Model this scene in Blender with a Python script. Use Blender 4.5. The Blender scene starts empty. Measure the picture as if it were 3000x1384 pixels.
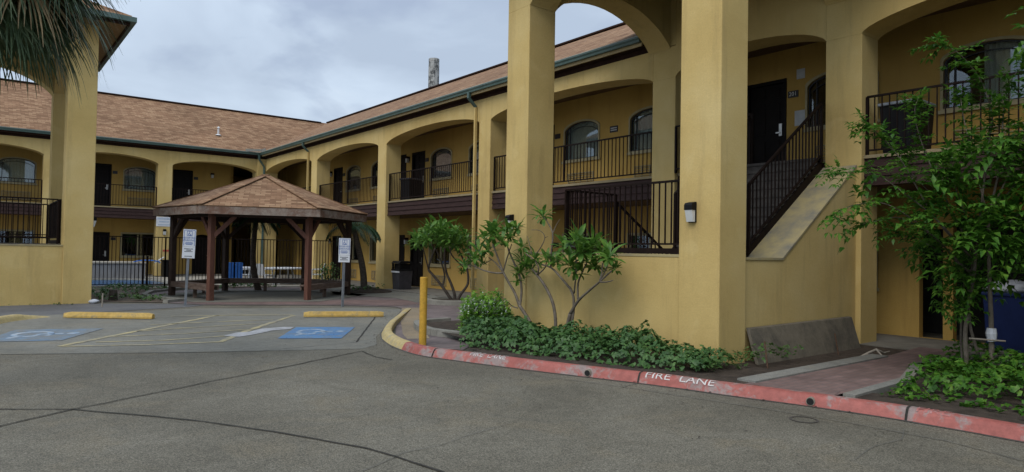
import bpy, bmesh, math, random
from mathutils import Vector, Matrix, noise

random.seed(7)
R = random.Random(11)
scene = bpy.context.scene
C = scene.collection
rad = math.radians

# ------------------------------------------------------------------ camera
F_PX, YAW, PITCH, ROLL, EYE = 1986.2, rad(38.568), rad(1.234), rad(0.956), 1.6
fw = Vector((math.sin(YAW) * math.cos(PITCH), math.cos(YAW) * math.cos(PITCH), math.sin(PITCH)))
rt0 = Vector((math.cos(YAW), -math.sin(YAW), 0))
up0 = rt0.cross(fw)
rt = rt0 * math.cos(ROLL) + up0 * math.sin(ROLL)
up = up0 * math.cos(ROLL) - rt0 * math.sin(ROLL)
EYEV = Vector((0, 0, EYE))
cd = bpy.data.cameras.new('camera')
cam = bpy.data.objects.new('camera', cd)
C.objects.link(cam)
cam.matrix_world = Matrix(((rt.x, up.x, -fw.x, 0), (rt.y, up.y, -fw.y, 0), (rt.z, up.z, -fw.z, EYE), (0, 0, 0, 1)))
cd.sensor_width = 36
cd.lens = F_PX / 3000 * 36
cd.clip_end = 2000
cd.clip_start = 0.05
scene.camera = cam


def ray(px, py):
    return fw + rt * ((px - 1500) / F_PX) - up * ((py - 692) / F_PX)


def at(px, py, axis, val):
    d = ray(px, py)
    i = 'XYZ'.index(axis)
    return EYEV + d * ((val - EYEV[i]) / d[i])


def atd(px, py, depth):
    return EYEV + ray(px, py) * depth


def depth_of(p):
    return (Vector(p) - EYEV).dot(fw)


def gp(px, py, z=0.0):
    return at(px, py, 'Z', z)


# ------------------------------------------------------------------ materials
def new_mat(name):
    m = bpy.data.materials.new(name)
    m.use_nodes = True
    nt = m.node_tree
    return m, nt, nt.nodes['Principled BSDF']


def ramp(nt, stops):
    n = nt.nodes.new('ShaderNodeValToRGB')
    e = n.color_ramp.elements
    while len(e) < len(stops):
        e.new(0.5)
    for k, (p, c) in enumerate(stops):
        e[k].position = p
        e[k].color = (c[0], c[1], c[2], 1) if isinstance(c, (tuple, list)) else (c, c, c, 1)
    return n


def tex(nt, scale, detail=4, rough=0.6, vec=None, dist=0.0):
    n = nt.nodes.new('ShaderNodeTexNoise')
    n.inputs['Scale'].default_value = scale
    n.inputs['Detail'].default_value = detail
    n.inputs['Roughness'].default_value = rough
    n.inputs['Distortion'].default_value = dist
    if vec is not None:
        nt.links.new(vec, n.inputs['Vector'])
    return n


def coords(nt, which='Object', scale=None):
    t = nt.nodes.new('ShaderNodeTexCoord')
    o = t.outputs[which]
    if scale:
        mp = nt.nodes.new('ShaderNodeMapping')
        mp.inputs['Scale'].default_value = scale
        nt.links.new(o, mp.inputs['Vector'])
        o = mp.outputs[0]
    return o


def mix(nt, a, b, fac, mode='MIX'):
    n = nt.nodes.new('ShaderNodeMix')
    n.data_type = 'RGBA'
    n.blend_type = mode
    for i, v in ((6, a), (7, b)):
        if isinstance(v, (tuple, list)):
            n.inputs[i].default_value = (v[0], v[1], v[2], 1)
        else:
            nt.links.new(v, n.inputs[i])
    if isinstance(fac, (int, float)):
        n.inputs[0].default_value = fac
    else:
        nt.links.new(fac, n.inputs[0])
    return n.outputs[2]


def bump(nt, bsdf, height, strength=0.3, dist=0.01):
    b = nt.nodes.new('ShaderNodeBump')
    b.inputs['Strength'].default_value = strength
    b.inputs['Distance'].default_value = dist
    nt.links.new(height, b.inputs['Height'])
    nt.links.new(b.outputs[0], bsdf.inputs['Normal'])


def varied(name, c1, c2, scale=3.0, rough=0.7, metal=0.0, bs=0.0, bscale=40, bdist=0.004, spec=0.4, lo=0.35, hi=0.65, stretch=None):
    m, nt, b = new_mat(name)
    v = coords(nt, 'Object', stretch)
    n = tex(nt, scale, 6, 0.65, v)
    r = ramp(nt, [(lo, c1), (hi, c2)])
    nt.links.new(n.outputs['Fac'], r.inputs[0])
    nt.links.new(r.outputs[0], b.inputs['Base Color'])
    b.inputs['Roughness'].default_value = rough
    b.inputs['Metallic'].default_value = metal
    b.inputs['Specular IOR Level'].default_value = spec
    if bs:
        n2 = tex(nt, bscale, 5, 0.6, v)
        bump(nt, b, n2.outputs['Fac'], bs, bdist)
    return m


def stucco(name, base, dark, pale):
    m, nt, b = new_mat(name)
    v = coords(nt)
    big = tex(nt, 0.55, 5, 0.6, v)
    r = ramp(nt, [(0.3, dark), (0.5, base), (0.75, pale)])
    nt.links.new(big.outputs['Fac'], r.inputs[0])
    streak = tex(nt, 1.0, 6, 0.7, coords(nt, 'Object', (3.5, 3.5, 0.35)))
    sr = ramp(nt, [(0.52, 0.0), (0.78, 1.0)])
    nt.links.new(streak.outputs['Fac'], sr.inputs[0])
    sm = nt.nodes.new('ShaderNodeMath')
    sm.operation = 'MULTIPLY'
    sm.inputs[1].default_value = 0.5
    nt.links.new(sr.outputs[0], sm.inputs[0])
    col = mix(nt, r.outputs[0], (dark[0] * 0.62, dark[1] * 0.62, dark[2] * 0.75), sm.outputs[0])
    patch = tex(nt, 2.2, 3, 0.5, v, 0.6)
    pr = ramp(nt, [(0.60, 0.0), (0.66, 1.0)])
    nt.links.new(patch.outputs['Fac'], pr.inputs[0])
    pm = nt.nodes.new('ShaderNodeMath')
    pm.operation = 'MULTIPLY'
    pm.inputs[1].default_value = 0.26
    nt.links.new(pr.outputs[0], pm.inputs[0])
    col = mix(nt, col, pale, pm.outputs[0])
    fine = tex(nt, 55, 5, 0.7, v)
    fr = ramp(nt, [(0.2, 0.86), (0.8, 1.08)])
    nt.links.new(fine.outputs['Fac'], fr.inputs[0])
    col = mix(nt, col, fr.outputs[0], 1.0, 'MULTIPLY')
    nt.links.new(col, b.inputs['Base Color'])
    b.inputs['Roughness'].default_value = 0.9
    b.inputs['Specular IOR Level'].default_value = 0.2
    mid = tex(nt, 8, 8, 0.72, coords(nt, 'Object', (1, 1, 1.6)), 0.4)
    bump(nt, b, mid.outputs['Fac'], 0.32, 0.014)
    return m


def shingle(name, ca, cb, cc):
    m, nt, b = new_mat(name)
    uv = coords(nt, 'UV')
    br = nt.nodes.new('ShaderNodeTexBrick')
    nt.links.new(uv, br.inputs['Vector'])
    br.inputs['Scale'].default_value = 1.0
    br.inputs['Brick Width'].default_value = 0.30
    br.inputs['Row Height'].default_value = 0.145
    br.inputs['Mortar Size'].default_value = 0.010
    br.inputs['Bias'].default_value = 0.0
    br.inputs['Color1'].default_value = (0, 0, 0, 1)
    br.inputs['Color2'].default_value = (1, 1, 1, 1)
    br.inputs['Mortar'].default_value = (0.5, 0.5, 0.5, 1)
    n = tex(nt, 7, 4, 0.7, uv)
    s = nt.nodes.new('ShaderNodeMath')
    s.operation = 'ADD'
    nt.links.new(br.outputs['Color'], s.inputs[0])
    nt.links.new(n.outputs['Fac'], s.inputs[1])
    h = nt.nodes.new('ShaderNodeMath')
    h.operation = 'MULTIPLY'
    h.inputs[1].default_value = 0.5
    nt.links.new(s.outputs[0], h.inputs[0])
    r = ramp(nt, [(0.22, ca), (0.5, cb), (0.8, cc)])
    nt.links.new(h.outputs[0], r.inputs[0])
    fm = nt.nodes.new('ShaderNodeMath')
    fm.operation = 'MULTIPLY'
    fm.inputs[1].default_value = 0.45
    nt.links.new(br.outputs['Fac'], fm.inputs[0])
    col = mix(nt, r.outputs[0], (ca[0] * 0.4, ca[1] * 0.4, ca[2] * 0.4), fm.outputs[0])
    big = tex(nt, 0.35, 4, 0.6, uv)
    bg = ramp(nt, [(0.3, 0.82), (0.7, 1.12)])
    nt.links.new(big.outputs['Fac'], bg.inputs[0])
    col = mix(nt, col, bg.outputs[0], 1.0, 'MULTIPLY')
    nt.links.new(col, b.inputs['Base Color'])
    b.inputs['Roughness'].default_value = 0.95
    b.inputs['Specular IOR Level'].default_value = 0.15
    bump(nt, b, br.outputs['Color'], 0.5, 0.015)
    return m


def leafmat(name, a, b_, c, trans=0.35):
    m, nt, b = new_mat(name)
    v = coords(nt)
    n = tex(nt, 9, 3, 0.6, v)
    r = ramp(nt, [(0.3, a), (0.52, b_), (0.72, c)])
    nt.links.new(n.outputs['Fac'], r.inputs[0])
    nt.links.new(r.outputs[0], b.inputs['Base Color'])
    b.inputs['Roughness'].default_value = 0.45
    b.inputs['Specular IOR Level'].default_value = 0.35
    tr = nt.nodes.new('ShaderNodeBsdfTranslucent')
    nt.links.new(r.outputs[0], tr.inputs['Color'])
    ms = nt.nodes.new('ShaderNodeMixShader')
    ms.inputs[0].default_value = trans
    out = nt.nodes['Material Output']
    nt.links.new(b.outputs[0], ms.inputs[1])
    nt.links.new(tr.outputs[0], ms.inputs[2])
    nt.links.new(ms.outputs[0], out.inputs['Surface'])
    return m


def glassmat(name):
    m, nt, b = new_mat(name)
    out = nt.nodes['Material Output']
    t = nt.nodes.new('ShaderNodeBsdfTransparent')
    t.inputs[0].default_value = (0.74, 0.78, 0.78, 1)
    g = nt.nodes.new('ShaderNodeBsdfGlossy')
    g.inputs['Roughness'].default_value = 0.02
    g.inputs['Color'].default_value = (0.8, 0.86, 0.92, 1)
    lw = nt.nodes.new('ShaderNodeLayerWeight')
    pw = nt.nodes.new('ShaderNodeMath')
    pw.operation = 'POWER'
    pw.inputs[1].default_value = 2.6
    nt.links.new(lw.outputs['Facing'], pw.inputs[0])
    f = nt.nodes.new('ShaderNodeMath')
    f.operation = 'MULTIPLY_ADD'
    f.inputs[1].default_value = 0.55
    f.inputs[2].default_value = 0.09
    nt.links.new(pw.outputs[0], f.inputs[0])
    ms = nt.nodes.new('ShaderNodeMixShader')
    nt.links.new(f.outputs[0], ms.inputs[0])
    nt.links.new(t.outputs[0], ms.inputs[1])
    nt.links.new(g.outputs[0], ms.inputs[2])
    nt.links.new(ms.outputs[0], out.inputs['Surface'])
    return m


def lot_concrete(name, a, b_, c, speck=0.5, tan=1.0):
    m, nt, b = new_mat(name)
    v = coords(nt)
    big = tex(nt, 0.45, 7, 0.65, v, 0.4)
    r = ramp(nt, [(0.33, a), (0.5, b_), (0.68, c)])
    nt.links.new(big.outputs['Fac'], r.inputs[0])
    st = tex(nt, 1.7, 7, 0.75, coords(nt, 'Object', (1, 0.55, 1)), 0.8)
    sr = ramp(nt, [(0.55, 0.0), (0.75, 1.0)])
    nt.links.new(st.outputs['Fac'], sr.inputs[0])
    sm = nt.nodes.new('ShaderNodeMath')
    sm.operation = 'MULTIPLY'
    sm.inputs[1].default_value = 0.45
    nt.links.new(sr.outputs[0], sm.inputs[0])
    col = mix(nt, r.outputs[0], (a[0] * 0.62, a[1] * 0.62, a[2] * 0.6), sm.outputs[0])
    tn = tex(nt, 0.9, 7, 0.7, coords(nt, 'Object', (1, 1, 1)), 1.2)
    tr_ = ramp(nt, [(0.50, 0.0), (0.68, 1.0)])
    nt.links.new(tn.outputs['Fac'], tr_.inputs[0])
    tm_ = nt.nodes.new('ShaderNodeMath')
    tm_.operation = 'MULTIPLY'
    tm_.inputs[1].default_value = 0.55 * tan
    nt.links.new(tr_.outputs[0], tm_.inputs[0])
    col = mix(nt, col, (c[0] * 1.02, c[1] * 0.93, c[2] * 0.80), tm_.outputs[0])
    pn = tex(nt, 1.9, 8, 0.75, coords(nt, 'Object', (0.6, 1.3, 1)), 1.5)
    pr_ = ramp(nt, [(0.58, 0.0), (0.70, 1.0)])
    nt.links.new(pn.outputs['Fac'], pr_.inputs[0])
    pm_ = nt.nodes.new('ShaderNodeMath')
    pm_.operation = 'MULTIPLY'
    pm_.inputs[1].default_value = 0.5 * tan
    nt.links.new(pr_.outputs[0], pm_.inputs[0])
    col = mix(nt, col, (c[0] * 1.22, c[1] * 1.22, c[2] * 1.2), pm_.outputs[0])
    vo = nt.nodes.new('ShaderNodeTexVoronoi')
    vo.inputs['Scale'].default_value = 95
    nt.links.new(v, vo.inputs['Vector'])
    vr = ramp(nt, [(0.0, 1.0 + speck * 0.7), (0.30, 1.0), (0.75, 1.0 - speck * 0.5)])
    nt.links.new(vo.outputs['Distance'], vr.inputs[0])
    mn = tex(nt, 7, 6, 0.75, v)
    mr = ramp(nt, [(0.3, 0.84), (0.7, 1.14)])
    nt.links.new(mn.outputs['Fac'], mr.inputs[0])
    col = mix(nt, col, mr.outputs[0], 1.0, 'MULTIPLY')
    fn = tex(nt, 40, 5, 0.8, v)
    f2 = ramp(nt, [(0.3, 1.0 - speck * 0.45), (0.7, 1.0 + speck * 0.4)])
    nt.links.new(fn.outputs['Fac'], f2.inputs[0])
    col = mix(nt, col, vr.outputs[0], 1.0, 'MULTIPLY')
    col = mix(nt, col, f2.outputs[0], 1.0, 'MULTIPLY')
    nt.links.new(col, b.inputs['Base Color'])
    b.inputs['Roughness'].default_value = 0.85
    b.inputs['Specular IOR Level'].default_value = 0.3
    bump(nt, b, fn.outputs['Fac'], 0.25, 0.004)
    return m


def paver(name, ca, cb, mort, bw=0.2, rh=0.1, rot=0.0):
    m, nt, b = new_mat(name)
    t = nt.nodes.new('ShaderNodeTexCoord')
    mp = nt.nodes.new('ShaderNodeMapping')
    mp.inputs['Rotation'].default_value = (0, 0, rot)
    nt.links.new(t.outputs['Object'], mp.inputs['Vector'])
    br = nt.nodes.new('ShaderNodeTexBrick')
    nt.links.new(mp.outputs[0], br.inputs['Vector'])
    br.inputs['Scale'].default_value = 1.0
    br.inputs['Brick Width'].default_value = bw
    br.inputs['Row Height'].default_value = rh
    br.inputs['Mortar Size'].default_value = 0.006
    br.inputs['Color1'].default_value = (*ca, 1)
    br.inputs['Color2'].default_value = (*cb, 1)
    br.inputs['Mortar'].default_value = (*mort, 1)
    n = tex(nt, 1.1, 6, 0.7, t.outputs['Object'], 0.5)
    r = ramp(nt, [(0.3, 0.65), (0.7, 1.3)])
    nt.links.new(n.outputs['Fac'], r.inputs[0])
    col = mix(nt, br.outputs['Color'], r.outputs[0], 1.0, 'MULTIPLY')
    nt.links.new(col, b.inputs['Base Color'])
    b.inputs['Roughness'].default_value = 0.85
    bump(nt, b, br.outputs['Fac'], -0.4, 0.006)
    return m


def worn_paint(name, paint, paint2, under, amount=0.5, scale=2.2, sharp=0.06):
    m, nt, b = new_mat(name)
    v = coords(nt)
    n0 = tex(nt, 1.2, 5, 0.6, v)
    r0 = ramp(nt, [(0.35, paint), (0.65, paint2)])
    nt.links.new(n0.outputs['Fac'], r0.inputs[0])
    n = tex(nt, scale, 9, 0.75, v, 0.3)
    r = ramp(nt, [(amount - sharp, 0.0), (amount + sharp, 1.0)])
    nt.links.new(n.outputs['Fac'], r.inputs[0])
    col = mix(nt, r0.outputs[0], under, r.outputs[0])
    dn = tex(nt, 12, 6, 0.8, v)
    dr = ramp(nt, [(0.35, 0.75), (0.6, 1.05)])
    nt.links.new(dn.outputs['Fac'], dr.inputs[0])
    col = mix(nt, col, dr.outputs[0], 1.0, 'MULTIPLY')
    nt.links.new(col, b.inputs['Base Color'])
    b.inputs['Roughness'].default_value = 0.7
    bump(nt, b, dn.outputs['Fac'], 0.4, 0.006)
    return m


M = {}
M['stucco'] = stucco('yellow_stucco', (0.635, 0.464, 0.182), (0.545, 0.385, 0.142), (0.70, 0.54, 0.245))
M['stucco_shaded'] = stucco('yellow_stucco_shaded', (0.56, 0.355, 0.10), (0.50, 0.31, 0.085), (0.60, 0.395, 0.12))  # same yellow paint as outside, corridor shade put into the colour
M['cap'] = varied('weathered_cap', (0.42, 0.34, 0.17), (0.20, 0.19, 0.16), 1.6, 0.9, bs=0.3, bscale=20, lo=0.45, hi=0.68)
M['shingle'] = shingle('brown_shingle', (0.175, 0.096, 0.054), (0.275, 0.158, 0.091), (0.385, 0.246, 0.145))
M['green'] = varied('green_gutter', (0.065, 0.115, 0.10), (0.10, 0.16, 0.145), 2, 0.4, spec=0.5)
M['green_hi'] = varied('pale_gutter_lip', (0.33, 0.36, 0.32), (0.42, 0.44, 0.38), 4, 0.5)
M['brown'] = varied('brown_siding', (0.034, 0.018, 0.016), (0.052, 0.028, 0.024), 3, 0.7, spec=0.2, stretch=(1, 1, 6))
M['soffit_dark'] = varied('dark_brown_soffit', (0.026, 0.013, 0.009), (0.045, 0.022, 0.015), 4, 0.8, spec=0.15)
M['soffit_tan'] = varied('tan_wood_soffit', (0.22, 0.13, 0.045), (0.33, 0.20, 0.08), 5, 0.7, stretch=(1, 3, 1))
M['tan'] = varied('tan_fascia', (0.44, 0.34, 0.17), (0.52, 0.41, 0.22), 3, 0.7)
M['iron'] = varied('dark_iron', (0.010, 0.006, 0.005), (0.018, 0.010, 0.008), 6, 0.6, spec=0.12)
M['door'] = varied('dark_door', (0.007, 0.005, 0.005), (0.012, 0.009, 0.008), 4, 0.55, spec=0.15)
M['steel'] = varied('brushed_steel', (0.45, 0.45, 0.44), (0.6, 0.6, 0.58), 20, 0.35, metal=0.8)
M['glass'] = glassmat('window_glass')
M['frame'] = varied('dark_window_frame', (0.022, 0.022, 0.024), (0.035, 0.035, 0.038), 6, 0.5)
M['trim'] = varied('pale_trim', (0.40, 0.33, 0.18), (0.48, 0.41, 0.24), 6, 0.7)
M['curtain'] = varied('grey_curtain', (0.62, 0.63, 0.57), (0.78, 0.78, 0.71), 2.5, 0.95, stretch=(6, 6, 0.5))
M['curtain_pink'] = varied('pinkish_curtain', (0.52, 0.40, 0.37), (0.64, 0.52, 0.48), 2.5, 0.95, stretch=(6, 6, 0.5))
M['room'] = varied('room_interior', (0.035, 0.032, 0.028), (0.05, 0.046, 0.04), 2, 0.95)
M['grille'] = varied('bronze_grille', (0.30, 0.24, 0.13), (0.38, 0.31, 0.18), 6, 0.6)
M['plate'] = varied('dark_sign_plate', (0.018, 0.016, 0.016), (0.028, 0.024, 0.024), 8, 0.4)
M['plate_txt'] = varied('sign_white', (0.7, 0.7, 0.68), (0.8, 0.8, 0.78), 8, 0.6)
M['paper'] = varied('white_paper', (0.52, 0.53, 0.54), (0.62, 0.63, 0.64), 5, 0.8)
M['lens'] = varied('frosted_lens', (0.62, 0.63, 0.62), (0.72, 0.73, 0.72), 8, 0.35)
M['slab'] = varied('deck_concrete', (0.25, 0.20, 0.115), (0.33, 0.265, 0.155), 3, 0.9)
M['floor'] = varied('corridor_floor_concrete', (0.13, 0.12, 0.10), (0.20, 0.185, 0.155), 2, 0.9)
M['ceiling'] = varied('corridor_ceiling_shaded', (0.13, 0.075, 0.035), (0.18, 0.11, 0.05), 2, 0.9)  # shade of the recesses put into the ceiling colour
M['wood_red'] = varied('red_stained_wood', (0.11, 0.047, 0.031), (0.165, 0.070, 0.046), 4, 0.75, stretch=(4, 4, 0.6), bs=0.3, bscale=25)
M['wood_dark'] = varied('dark_wood', (0.035, 0.021, 0.016), (0.062, 0.036, 0.026), 5, 0.8)
M['fascia_worn'] = worn_paint('peeling_fascia', (0.20, 0.10, 0.062), (0.15, 0.08, 0.05), (0.30, 0.245, 0.20), 0.50, 2.4, 0.09)
M['bench'] = varied('weathered_bench', (0.10, 0.065, 0.048), (0.19, 0.135, 0.105), 4, 0.85, stretch=(1, 1, 4))
M['lot'] = lot_concrete('parking_concrete', (0.152, 0.138, 0.105), (0.192, 0.176, 0.136), (0.248, 0.229, 0.180), 0.95)
M['pad'] = lot_concrete('pale_concrete_pad', (0.172, 0.166, 0.138), (0.212, 0.205, 0.174), (0.265, 0.257, 0.220), 0.5)
M['apron'] = lot_concrete('dark_asphalt', (0.115, 0.115, 0.118), (0.145, 0.145, 0.148), (0.185, 0.185, 0.185), 0.35)
M['gutter_strip'] = lot_concrete('gutter_concrete', (0.205, 0.20, 0.18), (0.245, 0.24, 0.215), (0.29, 0.28, 0.25), 0.4)
M['paver'] = paver('brick_pavers', (0.15, 0.115, 0.110), (0.205, 0.158, 0.15), (0.115, 0.105, 0.10))
M['paver_red'] = paver('red_brick_pavers', (0.165, 0.105, 0.092), (0.225, 0.145, 0.128), (0.12, 0.10, 0.095))
M['tan_concrete'] = lot_concrete('tan_concrete', (0.24, 0.19, 0.13), (0.30, 0.24, 0.165), (0.36, 0.29, 0.20), 0.3)
M['soil'] = varied('dark_soil', (0.035, 0.025, 0.018), (0.075, 0.055, 0.040), 7, 0.95, bs=0.8, bscale=25, bdist=0.03)
M['dirt'] = varied('dry_dirt', (0.10, 0.075, 0.055), (0.20, 0.155, 0.115), 3.5, 0.95, bs=0.7, bscale=18, bdist=0.03)
M['joint'] = varied('joint_dirt', (0.028, 0.026, 0.022), (0.055, 0.050, 0.042), 6, 0.95)
M['joint_faint'] = varied('faint_joint', (0.10, 0.097, 0.085), (0.15, 0.145, 0.13), 9, 0.95)
M['kerb_red'] = worn_paint('worn_red_paint', (0.33, 0.092, 0.074), (0.42, 0.13, 0.105), (0.31, 0.235, 0.215), 0.545, 2.6, 0.04)
M['kerb_yellow'] = worn_paint('worn_yellow_paint', (0.52, 0.40, 0.17), (0.58, 0.45, 0.20), (0.40, 0.37, 0.30), 0.56, 2.0, 0.08)
M['kerb_grey'] = varied('kerb_concrete', (0.20, 0.19, 0.16), (0.30, 0.285, 0.245), 4, 0.9, bs=0.3, bscale=20)
M['stop_yellow'] = worn_paint('wheel_stop_yellow', (0.54, 0.34, 0.075), (0.60, 0.40, 0.11), (0.26, 0.22, 0.14), 0.61, 3.2, 0.05)
M['bollard'] = worn_paint('bollard_yellow', (0.60, 0.33, 0.03), (0.64, 0.375, 0.045), (0.36, 0.23, 0.07), 0.63, 4, 0.05)
M['white_paint'] = worn_paint('worn_white_paint', (0.70, 0.67, 0.64), (0.62, 0.58, 0.55), (0.42, 0.24, 0.22), 0.60, 14, 0.05)
M['blue_paint'] = worn_paint('worn_blue_paint', (0.065, 0.20, 0.43), (0.10, 0.25, 0.46), (0.19, 0.21, 0.22), 0.555, 3.0, 0.10)
M['blue_faded'] = worn_paint('faded_blue_paint', (0.12, 0.225, 0.36), (0.16, 0.245, 0.33), (0.20, 0.205, 0.195), 0.47, 2.2, 0.12)
M['symbol_white'] = worn_paint('worn_symbol_white', (0.46, 0.50, 0.53), (0.36, 0.42, 0.47), (0.12, 0.25, 0.42), 0.53, 3.5, 0.10)
M['spill_white'] = worn_paint('spilled_white_paint', (0.50, 0.50, 0.52), (0.42, 0.42, 0.43), (0.25, 0.245, 0.23), 0.55, 2.5, 0.14)
M['line_yellow'] = worn_paint('worn_line_paint', (0.48, 0.40, 0.20), (0.42, 0.36, 0.20), (0.225, 0.215, 0.185), 0.54, 2.4, 0.12)
M['sign_face'] = varied('sign_white_face', (0.66, 0.68, 0.72), (0.72, 0.74, 0.78), 6, 0.45)
M['sign_blue'] = varied('sign_blue', (0.035, 0.10, 0.36), (0.05, 0.14, 0.42), 10, 0.5)
M['sign_black'] = varied('sign_black', (0.05, 0.05, 0.06), (0.09, 0.09, 0.10), 10, 0.5)
M['sign_red'] = varied('sign_red', (0.42, 0.07, 0.05), (0.5, 0.1, 0.07), 10, 0.5)
M['galv'] = varied('galvanised_post', (0.20, 0.22, 0.25), (0.30, 0.32, 0.35), 9, 0.45, metal=0.35)
M['bark'] = varied('grey_bark', (0.10, 0.082, 0.062), (0.19, 0.16, 0.125), 9, 0.9, bs=0.6, bscale=30, bdist=0.01)
M['bark_dark'] = varied('dark_bark', (0.045, 0.035, 0.028), (0.10, 0.08, 0.062), 9, 0.9, bs=0.6, bscale=30, bdist=0.01)
M['palm_bark'] = varied('palm_bark', (0.055, 0.042, 0.033), (0.13, 0.10, 0.075), 9, 0.95, bs=0.8, bscale=16, bdist=0.03, stretch=(1, 1, 3))
M['leaf_fr'] = leafmat('frangipani_leaf', (0.040, 0.115, 0.020), (0.10, 0.225, 0.034), (0.24, 0.40, 0.07))
M['leaf_gc'] = leafmat('ground_cover_leaf', (0.030, 0.080, 0.022), (0.066, 0.150, 0.040), (0.13, 0.24, 0.068), 0.25)
M['leaf_bright'] = leafmat('bright_shrub_leaf', (0.13, 0.31, 0.03), (0.22, 0.44, 0.055), (0.34, 0.56, 0.11), 0.38)
M['leaf_tree'] = leafmat('tree_leaf', (0.024, 0.085, 0.012), (0.075, 0.20, 0.022), (0.21, 0.37, 0.05), 0.38)
M['leaf_weed'] = leafmat('weed_leaf', (0.045, 0.10, 0.025), (0.08, 0.165, 0.04), (0.15, 0.23, 0.08), 0.3)
M['leaf_palm'] = leafmat('palm_leaf', (0.035, 0.065, 0.030), (0.070, 0.115, 0.050), (0.14, 0.18, 0.09), 0.2)
M['leaf_palm_dry'] = leafmat('dry_palm_leaf', (0.19, 0.135, 0.065), (0.28, 0.20, 0.10), (0.35, 0.27, 0.15), 0.2)
M['leaf_palm_dark'] = leafmat('dark_palm_leaf', (0.018, 0.045, 0.022), (0.032, 0.078, 0.034), (0.06, 0.115, 0.05), 0.25)
M['flower'] = varied('white_flower', (0.62, 0.68, 0.62), (0.78, 0.80, 0.76), 8, 0.7)
M['chimney'] = worn_paint('mottled_chimney', (0.44, 0.45, 0.43), (0.36, 0.37, 0.36), (0.055, 0.06, 0.06), 0.505, 2.2, 0.05)
M['bin_dark'] = varied('dark_grey_bin', (0.035, 0.034, 0.040), (0.055, 0.052, 0.06), 6, 0.55)
M['bin_black'] = varied('black_bin', (0.007, 0.007, 0.008), (0.012, 0.012, 0.013), 6, 0.5, spec=0.15)
M['bin_blue'] = varied('blue_bin', (0.010, 0.020, 0.085), (0.014, 0.028, 0.11), 4, 0.5, spec=0.2)
M['bag'] = varied('white_bag', (0.5, 0.52, 0.56), (0.62, 0.64, 0.68), 7, 0.5)
M['lean_slab'] = worn_paint('stained_slab', (0.175, 0.15, 0.11), (0.14, 0.122, 0.092), (0.07, 0.062, 0.05), 0.60, 2.6, 0.12)
M['rust'] = varied('rusty_bar', (0.09, 0.05, 0.032), (0.15, 0.085, 0.05), 20, 0.8)
M['plastic_white'] = varied('white_plastic', (0.62, 0.63, 0.64), (0.72, 0.73, 0.74), 5, 0.45)
M['cloth_blue'] = varied('blue_cloth', (0.03, 0.14, 0.50), (0.05, 0.20, 0.60), 5, 0.8)
M['water'] = varied('pool_water', (0.028, 0.075, 0.16), (0.045, 0.115, 0.22), 2, 0.25, spec=0.08, bs=0.25, bscale=6, bdist=0.02)
M['tile'] = varied('pool_tile', (0.07, 0.20, 0.42), (0.10, 0.26, 0.50), 6, 0.3)
M['deck'] = lot_concrete('pool_deck', (0.34, 0.31, 0.26), (0.42, 0.39, 0.33), (0.50, 0.46, 0.40), 0.25)
M['tub'] = varied('grey_tub_boards', (0.17, 0.17, 0.175), (0.27, 0.27, 0.275), 3, 0.8, stretch=(5, 5, 0.6))
M['step'] = varied('dark_steps', (0.055, 0.048, 0.043), (0.09, 0.08, 0.07), 6, 0.85)
M['cover_ring'] = varied('cast_iron_ring', (0.05, 0.045, 0.04), (0.09, 0.08, 0.07), 10, 0.7)
M['pvc'] = varied('drain_pipe', (0.22, 0.19, 0.15), (0.32, 0.28, 0.22), 8, 0.6)
M['hole'] = varied('pipe_hole', (0.01, 0.01, 0.01), (0.02, 0.02, 0.02), 8, 0.9)
M['stick'] = varied('dry_stick', (0.28, 0.24, 0.19), (0.38, 0.33, 0.27), 9, 0.9)


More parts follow.
